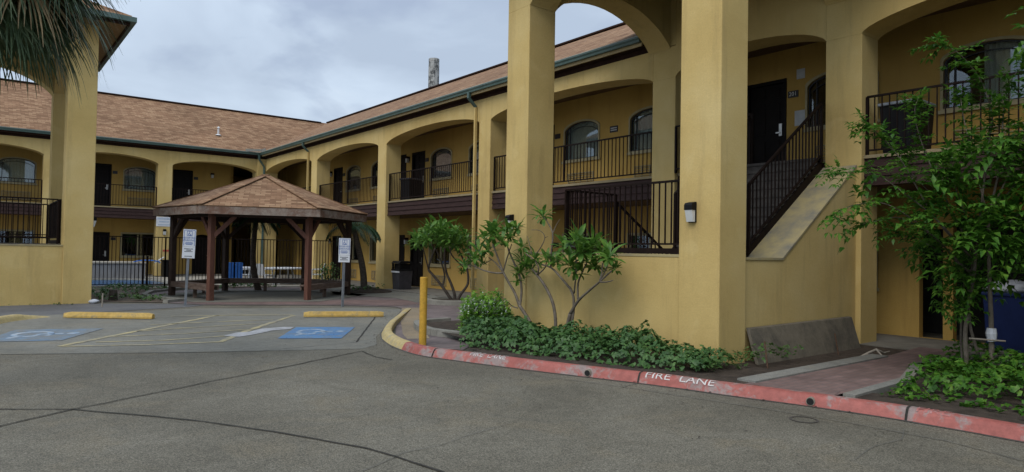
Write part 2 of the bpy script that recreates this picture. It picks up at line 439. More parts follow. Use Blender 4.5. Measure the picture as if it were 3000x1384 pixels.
# ------------------------------------------------------------------ mesh helpers
class MB:
    """collects shapes in world space (optionally through a mapping) into one mesh"""
    def __init__(self, fn=None):
        self.bm = bmesh.new()
        self.fn = fn

    def v(self, p):
        p = self.fn(*p) if self.fn else p
        return self.bm.verts.new(p)

    def face(self, vs):
        try:
            return self.bm.faces.new(vs)
        except ValueError:
            return None

    def poly(self, pts):
        return self.face([self.v(p) for p in pts])

    def box(self, x0, x1, y0, y1, z0, z1, bev=0.0):
        vs = [self.v((x, y, z)) for z in (z0, z1) for y in (y0, y1) for x in (x0, x1)]
        fs = [self.face([vs[i] for i in q]) for q in ((0, 2, 3, 1), (4, 5, 7, 6), (0, 1, 5, 4), (2, 6, 7, 3), (0, 4, 6, 2), (1, 3, 7, 5))]
        if bev:
            es = list({e for f in fs for e in f.edges})
            bmesh.ops.bevel(self.bm, geom=es, offset=bev, segments=2, profile=0.5, affect='EDGES')
        return self

    def prism(self, pts, ext):
        """pts: list of 3d points (a planar outline); ext: extrusion vector (same space)"""
        a = [self.v(p) for p in pts]
        b = [self.v((p[0] + ext[0], p[1] + ext[1], p[2] + ext[2])) for p in pts]
        n = len(a)
        self.face(a)
        self.face(list(reversed(b)))
        for i in range(n):
            j = (i + 1) % n
            self.face([a[i], a[j], b[j], b[i]])
        return self

    def tube(self, pts, rads, n=8, cap=True):
        pts = [Vector(p) for p in pts]
        if not isinstance(rads, (list, tuple)):
            rads = [rads] * len(pts)
        rings = []
        ref = None
        for i, p in enumerate(pts):
            a = pts[max(i - 1, 0)]
            b = pts[min(i + 1, len(pts) - 1)]
            t = (b - a).normalized()
            if ref is None:
                ref = Vector((1, 0, 0)) if abs(t.x) < 0.8 else Vector((0, 1, 0))
            u = (ref - t * ref.dot(t)).normalized()
            w = t.cross(u)
            ref = u
            rings.append([self.v(p + (u * math.cos(2 * math.pi * k / n) + w * math.sin(2 * math.pi * k / n)) * rads[i]) for k in range(n)])
        for r0, r1 in zip(rings, rings[1:]):
            for k in range(n):
                self.face([r0[k], r0[(k + 1) % n], r1[(k + 1) % n], r1[k]])
        if cap:
            self.face(list(reversed(rings[0])))
            self.face(rings[-1])
        return self

    def bar(self, a, b, w, h=None, roll=0.0):
        """rectangular bar from a to b"""
        a, b = Vector(a), Vector(b)
        h = h or w
        t = (b - a).normalized()
        ref = Vector((0, 0, 1)) if abs(t.z) < 0.95 else Vector((0, 1, 0))
        s = t.cross(ref).normalized()
        q = s.cross(t).normalized()
        if roll:
            m = Matrix.Rotation(roll, 3, t)
            s, q = m @ s, m @ q
        A = [self.v(a + s * sx * w / 2 + q * sy * h / 2) for sx, sy in ((-1, -1), (1, -1), (1, 1), (-1, 1))]
        B = [self.v(b + s * sx * w / 2 + q * sy * h / 2) for sx, sy in ((-1, -1), (1, -1), (1, 1), (-1, 1))]
        self.face(list(reversed(A)))
        self.face(B)
        for i in range(4):
            j = (i + 1) % 4
            self.face([A[i], A[j], B[j], B[i]])
        return self

    def lathe(self, c, prof, n=24):
        """prof: (r, z) pairs around the vertical through c"""
        rings = []
        for r, z in prof:
            rings.append([self.v((c[0] + r * math.cos(2 * math.pi * k / n), c[1] + r * math.sin(2 * math.pi * k / n), c[2] + z)) for k in range(n)])
        for r0, r1 in zip(rings, rings[1:]):
            for k in range(n):
                self.face([r0[k], r0[(k + 1) % n], r1[(k + 1) % n], r1[k]])
        self.face(list(reversed(rings[0])))
        self.face(rings[-1])
        return self

    def build(self, name, m, parent=None, smooth=False, uv=False, recalc=True, thick=0.0, origin=None):
        bm = self.bm
        if recalc:
            bmesh.ops.recalc_face_normals(bm, faces=bm.faces[:])
        if thick:
            bmesh.ops.solidify(bm, geom=bm.faces[:], thickness=thick)
        if uv:
            bm.normal_update()
            L = bm.loops.layers.uv.new('UVMap')
            for f in bm.faces:
                n = f.normal
                s = Vector((0, 0, 1)) - n * n.z
                s = s.normalized() if s.length > 1e-3 else Vector((0, 1, 0))
                t = s.cross(n)
                for lp in f.loops:
                    p = lp.vert.co
                    lp[L].uv = (p.dot(t), p.dot(s))
        me = bpy.data.meshes.new(name)
        bm.to_mesh(me)
        bm.free()
        return link(name, me, m, parent, smooth, origin)


def link(name, me, m, parent=None, smooth=False, origin=None):
    me.materials.append(m)
    if smooth:
        for p in me.polygons:
            p.use_smooth = True
    o = bpy.data.objects.new(name, me)
    C.objects.link(o)
    if parent is not None:
        inv = WORLD[parent.name].inverted()
        me.transform(inv)
        WORLD[o.name] = WORLD[parent.name]
        o.parent = parent
    else:
        WORLD[o.name] = Matrix.Identity(4)
        if origin is not None:
            me.transform(Matrix.Translation(-Vector(origin)))
            o.location = origin
            WORLD[o.name] = Matrix.Translation(Vector(origin))
    return o


WORLD = {}


def tag(o, label, cat, group=None):
    o['label'] = label
    o['category'] = cat
    if group:
        o['group'] = group
    return o


def thing(name, label, cat, loc=(0, 0, 0), rotz=0.0, group=None):
    o = bpy.data.objects.new(name, None)
    o.empty_display_size = 0.2
    C.objects.link(o)
    o.location = loc
    o.rotation_euler = (0, 0, rotz)
    WORLD[o.name] = Matrix.Translation(Vector(loc)) @ Matrix.Rotation(rotz, 4, 'Z')
    return tag(o, label, cat, group)


def struct(o):
    o['kind'] = 'structure'
    return o


def stuff(o, label=None, cat=None):
    o['kind'] = 'stuff'
    if label:
        tag(o, label, cat)
    return o


def copy_tree(o, parent=None):
    c = o.copy()
    C.objects.link(c)
    c.parent = parent
    WORLD[c.name] = WORLD[o.name]
    for ch in list(o.children):
        if ch != c:
            copy_tree(ch, c)
    return c


class Leaves:
    def __init__(self):
        self.V = []
        self.F = []

    def leaf(self, p, d, nrm, L, W, bend=0.25, fold=0.2):
        d = d.normalized()
        s = d.cross(nrm)
        if s.length < 1e-4:
            s = d.orthogonal()
        s.normalize()
        n = s.cross(d).normalized()
        i = len(self.V)
        m1 = p + d * L * 0.45 + n * L * 0.04
        tip = p + d * L - n * L * bend
        self.V += [p, m1 - s * W / 2 + n * W * fold, m1, m1 + s * W / 2 + n * W * fold, tip]
        self.F += [(i, i + 2, i + 1), (i, i + 3, i + 2), (i + 1, i + 2, i + 4), (i + 2, i + 3, i + 4)]

    def longleaf(self, p, d, nrm, L, W, bend=0.35):
        d = d.normalized()
        s = d.cross(nrm)
        if s.length < 1e-4:
            s = d.orthogonal()
        s.normalize()
        n = s.cross(d).normalized()
        i = len(self.V)
        prof = ((0.0, 0.12), (0.3, 0.75), (0.62, 1.0), (0.85, 0.62), (1.0, 0.05))
        for t, w in prof:
            c = p + d * L * t * (1 - 0.12 * t * t) - n * L * bend * t * t
            self.V += [c - s * W * w / 2 + n * W * 0.12 * w, c, c + s * W * w / 2 + n * W * 0.12 * w]
        for k in range(len(prof) - 1):
            a = i + 3 * k
            self.F += [(a, a + 1, a + 4, a + 3), (a + 1, a + 2, a + 5, a + 4)]

    def strip(self, pts, nrm, widths):
        i = len(self.V)
        for k, p in enumerate(pts):
            a = pts[max(k - 1, 0)]
            b = pts[min(k + 1, len(pts) - 1)]
            t = (b - a).normalized()
            s = t.cross(nrm)
            s = s.normalized() if s.length > 1e-4 else t.orthogonal().normalized()
            self.V += [p - s * widths[k] / 2, p + s * widths[k] / 2]
        for k in range(len(pts) - 1):
            a = i + 2 * k
            self.F += [(a, a + 1, a + 3, a + 2)]

    def build(self, name, m, parent=None, smooth=True, origin=None):
        me = bpy.data.meshes.new(name)
        me.from_pydata([tuple(v) for v in self.V], [], self.F)
        me.update()
        return link(name, me, m, parent, smooth, origin)


def rvec(r=R):
    while True:
        v = Vector((r.uniform(-1, 1), r.uniform(-1, 1), r.uniform(-1, 1)))
        if 0.05 < v.length < 1:
            return v.normalized()


def text_mesh(body, size, extrude=0.0):
    cu = bpy.data.curves.new('lettering', 'FONT')
    cu.body = body
    cu.size = size
    cu.extrude = extrude
    cu.align_x = 'CENTER'
    cu.align_y = 'CENTER'
    cu.resolution_u = 3
    ob = bpy.data.objects.new('lettering_source', cu)
    C.objects.link(ob)
    dg = bpy.context.evaluated_depsgraph_get()
    me = bpy.data.meshes.new_from_object(ob.evaluated_get(dg))
    bpy.data.objects.remove(ob)
    bpy.data.curves.remove(cu)
    me.materials.clear()
    return me


def arch_z(s, spring, rise, q):
    return spring + rise * max(0.0, 1 - s * s) ** q


def arch_outline(u0, u1, spring, rise, top, q=0.6, n=22):
    """outline (u,z) of a spandrel: flat top, arch below"""
    pts = [(u0, top), (u1, top), (u1, spring)]
    for k in range(1, n):
        a = math.pi * k / n
        s = math.cos(a)
        pts.append(((u0 + u1) / 2 + s * (u1 - u0) / 2, arch_z(s, spring, rise, q)))
    pts.append((u0, spring))
    return pts


def railing(a, b, zt, zb, fn=None, pitch=0.125, name='railing', parent=None, end_posts=True, mid_post=False, post_to=None, bal=0.018):
    """a, b: (u, v, dz) ends in mapped space; heights zt/zb above the end's own dz"""
    mb = MB()
    f = fn or (lambda *p: Vector(p))
    A = Vector((a[0], a[1], a[2] if len(a) > 2 else 0))
    B = Vector((b[0], b[1], b[2] if len(b) > 2 else 0))
    L = (Vector((B.x - A.x, B.y - A.y, 0))).length
    n = max(2, int(round(L / pitch)))
    P = lambda t, z: Vector(f(A.x + (B.x - A.x) * t, A.y + (B.y - A.y) * t, A.z + (B.z - A.z) * t + z))
    mb.bar(P(0, zt), P(1, zt), 0.045, 0.035)
    mb.bar(P(0, zb), P(1, zb), 0.035, 0.03)
    for k in range(1, n):
        t = k / n
        w = bal
        if mid_post and abs(k - n // 2) < 1:
            w = 0.045
        mb.bar(P(t, zb), P(t, zt), w)
    if end_posts:
        lo = zb - 0.08 if post_to is None else post_to
        mb.bar(P(0, lo), P(0, zt), 0.045)
        mb.bar(P(1, lo), P(1, zt), 0.045)
    return mb.build(name, M['iron'], parent)


# ------------------------------------------------------------------ motel wings
DECK, SLAB, RAIL, SPRING, FB, EAVE = 3.415, 2.87, 4.47, 5.61, 6.33, 6.67
FLOOR = 0.05
WALLV = 2.0        # corridor depth
SLOPE = 0.507


def place_text(body, size, mat, parent, fn, u, v, z):
    me = text_mesh(body, size)
    vs = [(p.co.x, p.co.y) for p in me.vertices]
    for p, (tx, ty) in zip(me.vertices, vs):
        p.co = Vector(fn(u + tx, v, z + ty))
    me.update()
    return link('lettering', me, mat, parent)


def wall_with_holes(mb, u0, u1, z0, z1, v0, v1, holes):
    """holes: (ua, ub, za, zb, rise) ; rise>0 gives an arched head"""
    hs = sorted([h for h in holes if h[0] > u0 - 0.01 and h[1] < u1 + 0.01])
    cur = u0
    for ua, ub, za, zb, rise in hs:
        if ua > cur + 1e-4:
            mb.box(cur, ua, v0, v1, z0, z1)
        if za > z0 + 1e-4:
            mb.box(ua, ub, v0, v1, z0, za)
        if zb < z1 - 1e-4:
            if rise:
                o = [(ua, z1), (ub, z1), (ub, zb - rise)]
                n = 12
                for k in range(1, n):
                    s = math.cos(math.pi * k / n)
                    o.append(((ua + ub) / 2 + s * (ub - ua) / 2, arch_z(s, zb - rise, rise, 0.62)))
                o.append((ua, zb - rise))
                mb.prism([(p[0], v0, p[1]) for p in o], (0, v1 - v0, 0))
            else:
                mb.box(ua, ub, v0, v1, zb, z1)
        cur = ub
    if cur < u1 - 1e-4:
        mb.box(cur, u1, v0, v1, z0, z1)


def window_outline(ua, ub, za, zb, rise, inset, n=12):
    ua, ub, za, zb = ua + inset, ub - inset, za + inset, zb - inset
    if not rise:
        return [(ua, za), (ub, za), (ub, zb), (ua, zb)]
    o = [(ua, za), (ub, za), (ub, zb - rise)]
    for k in range(1, n):
        s = math.cos(math.pi * k / n)
        o.append(((ua + ub) / 2 + s * (ub - ua) / 2, arch_z(s, zb - rise, rise, 0.62)))
    o.append((ua, zb - rise))
    return o


def ring(mb, outer, inner, v0, v1):
    n = len(outer)
    a = [[mb.v((p[0], v, p[1])) for p in outer] for v in (v0, v1)]
    b = [[mb.v((p[0], v, p[1])) for p in inner] for v in (v0, v1)]
    for i in range(n):
        j = (i + 1) % n
        mb.face([a[0][i], a[0][j], b[0][j], b[0][i]])
        mb.face([a[1][i], b[1][i], b[1][j], a[1][j]])
        mb.face([a[0][i], a[1][i], a[1][j], a[0][j]])
        mb.face([b[0][i], b[0][j], b[1][j], b[1][i]])


def make_window(W, fn, ua, ub, za, zb, rise, vw, style):
    """trim + frame mesh is the window part; glass and curtain hang under it"""
    t = MB(fn)
    ring(t, window_outline(ua, ub, za, zb, rise, -0.05), window_outline(ua, ub, za, zb, rise, 0.0), vw - 0.03, vw + 0.02)
    t.box(ua - 0.09, ub + 0.09, vw - 0.055, vw - 0.031, za - 0.10, za - 0.03)
    w = t.build('window', M['trim'], W)
    f = MB(fn)
    ring(f, window_outline(ua, ub, za, zb, rise, 0.002), window_outline(ua, ub, za, zb, rise, 0.028), vw + 0.03, vw + 0.07)
    um = (ua + ub) / 2
    if rise:
        # curved transom bar and a short muntin at one side, as on the arched units
        pts = []
        for k in range(1, 12):
            s = math.cos(math.pi * k / 12)
            pts.append(Vector(fn(um + s * (ub - ua - 0.11) / 2, vw + 0.05, arch_z(s, zb - rise - 0.13, rise, 0.62) - 0.02)))
        for p, q in zip(pts, pts[1:]):
            f_bar(f, p, q, 0.018)
        f.box(ua + 0.16, ua + 0.185, vw + 0.045, vw + 0.075, za + 0.06, zb - rise + 0.1)
    else:
        f.box(um - 0.03, um + 0.03, vw + 0.032, vw + 0.088, za + 0.055, zb - 0.055)
    f.build('frame', M['trim'] if not rise else M['frame'], w)
    g = MB(fn)
    g.prism([(p[0], vw + 0.075, p[1]) for p in window_outline(ua, ub, za, zb, rise, 0.03)], (0, 0.006, 0))
    g.build('pane', M['glass'], w)
    if style != 'none':
        c = MB(fn)
        a0, a1 = ua - 0.05, ub + 0.05
        if style == 'half':
            a0 = um - 0.1
        if style == 'left':
            a1 = um + 0.15
        n = 44
        prev = None
        for k in range(n + 1):
            u = a0 + (a1 - a0) * k / n
            dv = 0.13 + 0.03 * math.sin(k * 1.7) + 0.012 * math.sin(k * 0.9 + 1)
            col = (c.v((u, vw + dv, za - 0.05)), c.v((u, vw + dv, zb - (0.0 if not rise else 0.02))))
            if prev:
                c.face([prev[0], col[0], col[1], prev[1]])
            prev = col
        c.build('curtain', M['curtain_pink'] if style == 'pink' else M['curtain'], w, smooth=True)
    return w


def f_bar(mb, p, q, w):
    sub = MB()
    sub.bar(p, q, w)
    base = {v: mb.bm.verts.new(v.co) for v in sub.bm.verts}
    for fc in sub.bm.faces:
        mb.bm.faces.new([base[v] for v in fc.verts])
    sub.bm.free()


def make_door(W, fn, ua, ub, z0, z1, vw, handle_right=True):
    d = MB(fn)
    d.box(ua + 0.04, ub - 0.04, vw + 0.07, vw + 0.11, z0 + 0.01, z1 - 0.04)
    wd = ub - ua - 0.08
    for (pa, pb) in ((0.14, 0.44), (0.56, 0.86)):
        for (qa, qb) in ((0.10, 0.38), (0.46, 0.78), (0.84, 0.95)):
            H = z1 - z0
            d.box(ua + 0.04 + wd * pa, ua + 0.04 + wd * pb, vw + 0.055, vw + 0.07, z0 + H * qa, z0 + H * qb)
    dr = d.build('door', M['door'], W)
    j = MB(fn)
    j.box(ua - 0.04, ua + 0.04, vw - 0.02, vw + 0.12, z0, z1 + 0.04)
    j.box(ub - 0.04, ub + 0.04, vw - 0.02, vw + 0.12, z0, z1 + 0.04)
    j.box(ua + 0.04, ub - 0.04, vw - 0.02, vw + 0.12, z1 - 0.04, z1 + 0.04)
    j.build('door_frame', M['door'], dr)
    h = MB(fn)
    uh = ub - 0.13 if handle_right else ua + 0.13
    h.box(uh - 0.035, uh + 0.035, vw + 0.035, vw + 0.069, z0 + 0.92, z0 + 1.20)
    h.box(uh - 0.10 if handle_right else uh, uh if handle_right else uh + 0.10, vw + 0.005, vw + 0.03, z0 + 0.98, z0 + 1.01)
    h.build('handle', M['steel'], dr)
    return dr


def make_ac(W, fn, ua, ub, za, zb, vw):
    g = MB(fn)
    g.box(ua, ub, vw - 0.03, vw + 0.01, za, za + 0.025)
    g.box(ua, ub, vw - 0.03, vw + 0.01, zb - 0.025, zb)
    g.box(ua, ua + 0.025, vw - 0.03, vw + 0.01, za + 0.025, zb - 0.025)
    g.box(ub - 0.025, ub, vw - 0.03, vw + 0.01, za + 0.025, zb - 0.025)
    n = 5
    for k in range(n):
        z = za + 0.03 + (zb - za - 0.06) * (k + 0.5) / n
        g.prism([(ua + 0.025, vw - 0.025, z - 0.012), (ua + 0.025, vw + 0.012, z + 0.012), (ua + 0.025, vw + 0.012, z + 0.020), (ua + 0.025, vw - 0.025, z - 0.004)], (ub - ua - 0.05, 0, 0))
    for k in (1, 2, 3):
        u = ua + (ub - ua) * k / 4
        g.box(u - 0.008, u + 0.008, vw - 0.028, vw - 0.005, za + 0.025, zb - 0.025)
    a = g.build('air_conditioner_grille', M['grille'], W)
    b = MB(fn)
    b.box(ua + 0.005, ub - 0.005, vw + 0.011, vw + 0.014, za + 0.005, zb - 0.005)
    b.build('grille_back', M['bin_black'], a)


def lamp_on(W, fn, u, v, z, s=1.0, name='wall_lamp'):
    b = MB(fn)
    b.box(u - 0.07 * s, u + 0.07 * s, v - 0.03 * s, v - 0.001, z - 0.15 * s, z + 0.15 * s, 0.01 * s)
    b.prism([(u - 0.068 * s, v - 0.03 * s, z + 0.03 * s), (u - 0.068 * s, v - 0.03 * s, z + 0.145 * s), (u - 0.068 * s, v - 0.10 * s, z + 0.13 * s), (u - 0.068 * s, v - 0.12 * s, z + 0.10 * s), (u - 0.068 * s, v - 0.12 * s, z + 0.03 * s)], (0.136 * s, 0, 0))
    o = b.build(name, M['bin_black'], W)
    l = MB(fn)
    l.prism([(u - 0.06 * s, v - 0.031 * s, z - 0.14 * s), (u - 0.06 * s, v - 0.07 * s, z - 0.14 * s), (u - 0.06 * s, v - 0.115 * s, z + 0.028 * s), (u - 0.06 * s, v - 0.031 * s, z + 0.028 * s)], (0.12 * s, 0, 0))
    l.build('lens', M['lens'], o)
    return o


def corridor_lamp(W, fn, u, v, z):
    b = MB(fn)
    b.box(u - 0.05, u + 0.05, v - 0.02, v - 0.001, z - 0.06, z + 0.10)
    b.box(u - 0.08, u + 0.08, v - 0.17, v - 0.021, z + 0.03, z + 0.12)
    o = b.build('corridor_lamp', M['soffit_dark'], W)
    l = MB(fn)
    l.box(u - 0.055, u + 0.055, v - 0.15, v - 0.04, z - 0.14, z + 0.029)
    l.build('lens', M['lens'], o)


def downspout(W, fn, u, v):
    d = MB()
    pts = [fn(u, v - 0.33, EAVE - 0.13), fn(u, v - 0.33, EAVE - 0.32), fn(u, v - 0.06, FB - 0.22), fn(u, v - 0.06, 0.12), fn(u, v - 0.16, 0.05)]
    for p, q in zip(pts[2:], pts[3:]):
        d.bar(p, q, 0.085, 0.065)
    o = d.build('downspout', M['stucco'], W)
    e = MB()
    e.bar(pts[0], pts[1], 0.085)
    e.bar(pts[1], pts[2], 0.085, 0.07)
    e.build('outlet_elbow', M['green'], o)


def wing(W, fn, cols, bays, u_lo, u_hi, holes_up, holes_gr, rail_skip=(), wall_hi=None, eave_runs=(), tan_fascia=True):
    """cols/bays in local u; v=0 is the front face of the columns, +v goes into the building"""
    for (a, b) in cols:
        c = MB(fn)
        c.box(a, b, 0, 0.65, -0.05, SPRING, 0.012)
        c.build('column', M['stucco'], W)
        # wall head over the column
        h = MB(fn)
        h.box(a + 0.003, b - 0.003, 0.004, 0.646, SPRING, FB)
        h.build('column_head', M['stucco'], W)
    for i, (a, b, top, rise) in enumerate(bays):
        s = MB(fn)
        o = arch_outline(a, b, SPRING, rise, top)
        s.prism([(p[0], 0.0, p[1]) for p in o], (0, 0.65, 0))
        s.build('arch_wall', M['stucco'], W)
        # balcony edge beam with lap boards and the concrete deck lip above it
        d = MB(fn)
        hh = (DECK - 0.06 - SLAB) / 3
        for k in range(3):
            z0 = SLAB + k * hh
            d.prism([(a, 0.10, z0), (a, 0.125, z0 + hh), (a, 0.30, z0 + hh), (a, 0.30, z0)], (b - a, 0, 0))
        d.build('balcony_beam', M['brown'], W)
        e = MB(fn)
        e.box(a, b, 0.085, WALLV, DECK - 0.058, DECK)
        e.build('balcony_deck', M['slab'], W)
        if i not in rail_skip:
            railing((a + 0.03, 0.16), (b - 0.03, 0.16), RAIL, DECK + 0.09, fn, parent=W, mid_post=True, post_to=DECK)
    # ceilings
    c = MB(fn)
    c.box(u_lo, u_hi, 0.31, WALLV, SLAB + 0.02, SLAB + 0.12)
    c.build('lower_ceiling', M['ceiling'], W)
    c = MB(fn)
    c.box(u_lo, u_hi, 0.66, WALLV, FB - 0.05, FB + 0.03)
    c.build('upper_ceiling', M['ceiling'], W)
    # corridor wall
    wh = u_hi if wall_hi is None else wall_hi
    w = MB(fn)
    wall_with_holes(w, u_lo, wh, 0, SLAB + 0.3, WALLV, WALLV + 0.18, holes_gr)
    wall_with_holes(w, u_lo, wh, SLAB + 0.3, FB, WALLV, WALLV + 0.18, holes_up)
    w.build('corridor_wall', M['stucco_shaded'], W)
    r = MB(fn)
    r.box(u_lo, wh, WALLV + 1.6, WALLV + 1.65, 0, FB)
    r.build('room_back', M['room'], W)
    for (a, b) in eave_runs:
        g = MB(fn)
        prof = [(-0.27, EAVE - 0.02), (-0.39, EAVE - 0.03), (-0.39, EAVE - 0.06), (-0.36, EAVE - 0.10), (-0.35, EAVE - 0.15), (-0.27, EAVE - 0.15)]
        g.prism([(a, p[0], p[1]) for p in prof], (b - a, 0, 0))
        go = g.build('gutter', M['green'], W)
        l = MB(fn)
        l.box(a, b, -0.397, -0.35, EAVE - 0.029, EAVE - 0.012)
        l.build('gutter_lip', M['green_hi'], go)
        f = MB(fn)
        f.box(a, b, -0.265, -0.23, FB + 0.115, EAVE - 0.05)
        f.build('fascia', M['tan'] if tan_fascia else M['soffit_dark'], W)
        z = MB(fn)
        z.box(a, b, -0.014, 0.02, FB + 0.002, FB + 0.124)
        z.build('frieze_board', M['soffit_dark'], W)
        s = MB(fn)
        s.box(a, b, -0.229, 0.3, FB + 0.126, FB + 0.146)
        s.build('soffit', M['soffit_dark'], W)


# --- right wing (facade X = 12.4 looking to -X); local u = -Y
X2 = 12.4
fn2 = lambda u, v, z: (X2 + v, -u, z)
W2 = thing('motel_wing', 'long two storey yellow wing receding down the right side with arched balconies', 'building', (X2, 16, 0), 0, 'two storey motel wings round the courtyard')
Y1 = 37.4
fn1 = lambda u, v, z: (u, Y1 + v, z)
W1 = thing('motel_wing', 'two storey yellow wing across the back of the courtyard behind the pool', 'building', (4, Y1, 0), 0, 'two storey motel wings round the courtyard')

cols2 = [(-(b), -(a)) for a, b in ((30.10, 30.75), (23.40, 24.07), (16.70, 17.30), (9.69, 10.35), (5.57, 6.23), (-1.15, -0.50), (-7.85, -7.2))]
bays2 = [(-37.1, -30.75, FB, 0.35), (-30.10, -24.07, FB, 0.35), (-23.40, -17.30, FB, 0.35), (-16.70, -10.35, FB, 0.35),
         (-9.69, -6.23, 7.5, 0.38), (-5.57, 0.50, FB, 0.42), (1.15, 7.2, FB, 0.42)]
hu, hg, items2 = [], [], []
PER = 7.85
for k in range(-1, 4):
    o = PER * k
    for (a, b, kind) in ((8.17, 9.12, 'doorA'), (9.70, 10.60, 'doorB'), (6.18, 7.63, 'w1'), (3.50, 4.95, 'w2')):
        y0, y1 = a + o, b + o
        if y1 > 37.2 or y0 < -7.6:
            continue
        items2.append((k, kind, -y1, -y0))
        if kind.startswith('door'):
            hu.append((-y1, -y0, DECK + 0.0, DECK + 2.17, 0))
            hg.append((-y1, -y0, FLOOR, FLOOR + 2.10, 0))
        else:
            hu.append((-y1, -y0, 4.43, 5.56, 0.24))
            if (k, kind) != (0, 'w2'):
                hg.append((-y1, -y0, 1.0, 2.10, 0))
hg += [(-5.36, -4.95, FLOOR, 2.15, 0), (-4.78, -2.85, FLOOR, 2.35, 0), (-37.3, -34.45, FLOOR, 2.6, 0)]
wing(W2, fn2, cols2, bays2, -39.3, 7.85, hu, hg, rail_skip=(4,), eave_runs=((-37.0, -10.48), (-5.60, 7.85)))
sty = ['full', 'pink', 'left', 'full', 'half', 'full']
for n_, (k, kind, ua, ub) in enumerate(items2):
    vw = WALLV
    if kind.startswith('door'):
        make_door(W2, fn2, ua, ub, DECK, DECK + 2.17, vw, kind == 'doorA')
        make_door(W2, fn2, ua, ub, FLOOR, FLOOR + 2.10, vw, kind == 'doorA')
        if kind == 'doorA':
            su = ub + 0.20
            for zz in (5.23, 1.80):
                p = MB(fn2)
                p.box(su - 0.12, su + 0.12, vw - 0.02, vw - 0.001, zz - 0.075, zz + 0.075)
                po = p.build('room_number_sign', M['plate'], W2)
                if k == 0 and zz > 3:
                    place_text('201', 0.125, M['plate_txt'], po, fn2, su, vw - 0.024, zz)
    else:
        st = {(1, 'w1'): 'full', (1, 'w2'): 'full', (2, 'w1'): 'pink', (0, 'w2'): 'half', (3, 'w1'): 'pink'}.get((k, kind), R.choice(sty))
        make_window(W2, fn2, ua, ub, 4.43, 5.56, 0.24, vw, st)
        gst = R.choice(['none', 'left', 'none'])
        if (k, kind) != (0, 'w2'):
            make_window(W2, fn2, ua, ub, 1.0, 2.10, 0, vw, gst)
        c0 = (ua + ub) / 2
        make_ac(W2, fn2, c0 - 0.55, c0 + 0.55, 3.60, 4.0, vw)
        if (k, kind) != (0, 'w2'):
            make_ac(W2, fn2, c0 - 0.53, c0 + 0.53, 0.18, 0.58, vw)
    if kind == 'doorB':
        corridor_lamp(W2, fn2, ub + 0.28, vw, 5.38)
        corridor_lamp(W2, fn2, ub + 0.28, vw, 1.95)
# direction sign between the two arched windows, notices beside door 201
p = MB(fn2)
p.box(-13.57, -13.27, WALLV - 0.02, WALLV - 0.001, 5.06, 5.24)
po = p.build('direction_sign', M['plate'], W2)
p = MB(fn2)
for (z, n_) in ((5.18, 5), (5.12, 5)):
    for i in range(n_):
        p.box(-13.53 + i * 0.048, -13.53 + i * 0.048 + 0.03, WALLV - 0.024, WALLV - 0.021, z - 0.016, z + 0.016)
p.build('lettering', M['plate_txt'], po)
for (ya, yb, za, zb) in ((7.70, 7.89, 5.55, 5.77), (7.68, 7.93, 4.50, 4.84)):
    p = MB(fn2)
    p.box(-yb, -ya, WALLV - 0.012, WALLV - 0.002, za, zb)
    p.build('notice', M['paper'], W2)
for y in (31.02, 17.42):
    downspout(W2, fn2, -y, 0.0)
# floor slab of the corridors
b = MB(fn2)
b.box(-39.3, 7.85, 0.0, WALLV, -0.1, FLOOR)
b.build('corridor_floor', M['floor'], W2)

# --- left/back wing (facade Y = 37.4)
cols1 = [(7.20, 7.85), (2.48, 3.13), (-2.24, -1.59), (-6.96, -6.31)]
bays1 = [(7.85, 12.0, FB, 0.36), (3.13, 7.20, FB, 0.36), (-1.59, 2.48, FB, 0.36), (-6.31, -2.24, FB, 0.36)]
hu1 = [(4.48, 5.42, DECK, DECK + 2.17, 0), (8.34, 9.24, DECK, DECK + 2.17, 0), (6.03, 7.46, 4.43, 5.56, 0.24), (0.86, 2.30, 4.43, 5.56, 0.24), (-0.9, 0.0, DECK, DECK + 2.17, 0), (-3.9, -2.4, 4.43, 5.56, 0.24)]
hg1 = [(4.50, 5.42, FLOOR, FLOOR + 2.10, 0), (5.99, 7.46, 1.0, 2.15, 0), (9.38, 10.33, FLOOR, 2.19, 0.2), (10.55, 11.2, FLOOR, 2.6, 0), (0.9, 2.3, 1.0, 2.15, 0), (-0.9, 0.0, FLOOR, FLOOR + 2.10, 0), (-3.9, -2.4, 1.0, 2.15, 0)]
wing(W1, fn1, cols1, bays1, -7.0, 12.39, hu1, hg1, wall_hi=11.25, eave_runs=((-7.0, 12.0),), tan_fascia=False)
for (a, b, z0, z1, r) in hu1 + hg1:
    if a > 10.5:
        continue
    if r == 0 and abs(z0 - 1.0) > 0.3:
        make_door(W1, fn1, a, b, z0, z1, WALLV, True)
        p = MB(fn1)
        p.box(b + 0.08, b + 0.30, WALLV - 0.02, WALLV - 0.001, z0 + 1.74, z0 + 1.89)
        p.build('room_number_sign', M['plate'], W1)
    elif z0 < 0.3:
        make_door(W1, fn1, a, b, z0, z1 - 0.2, WALLV, True)
    else:
        make_window(W1, fn1, a, b, z0, z1, r, WALLV, 'full' if r else 'none')
        c0 = (a + b) / 2
        if z0 > 2:
            make_ac(W1, fn1, c0 - 0.55, c0 + 0.55, 3.60, 4.0, WALLV)
corridor_lamp(W1, fn1, 10.25, WALLV, 5.45)
downspout(W1, fn1, 3.20, 0.0)
b = MB(fn1)
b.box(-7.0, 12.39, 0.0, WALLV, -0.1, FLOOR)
b.build('corridor_floor', M['floor'], W1)
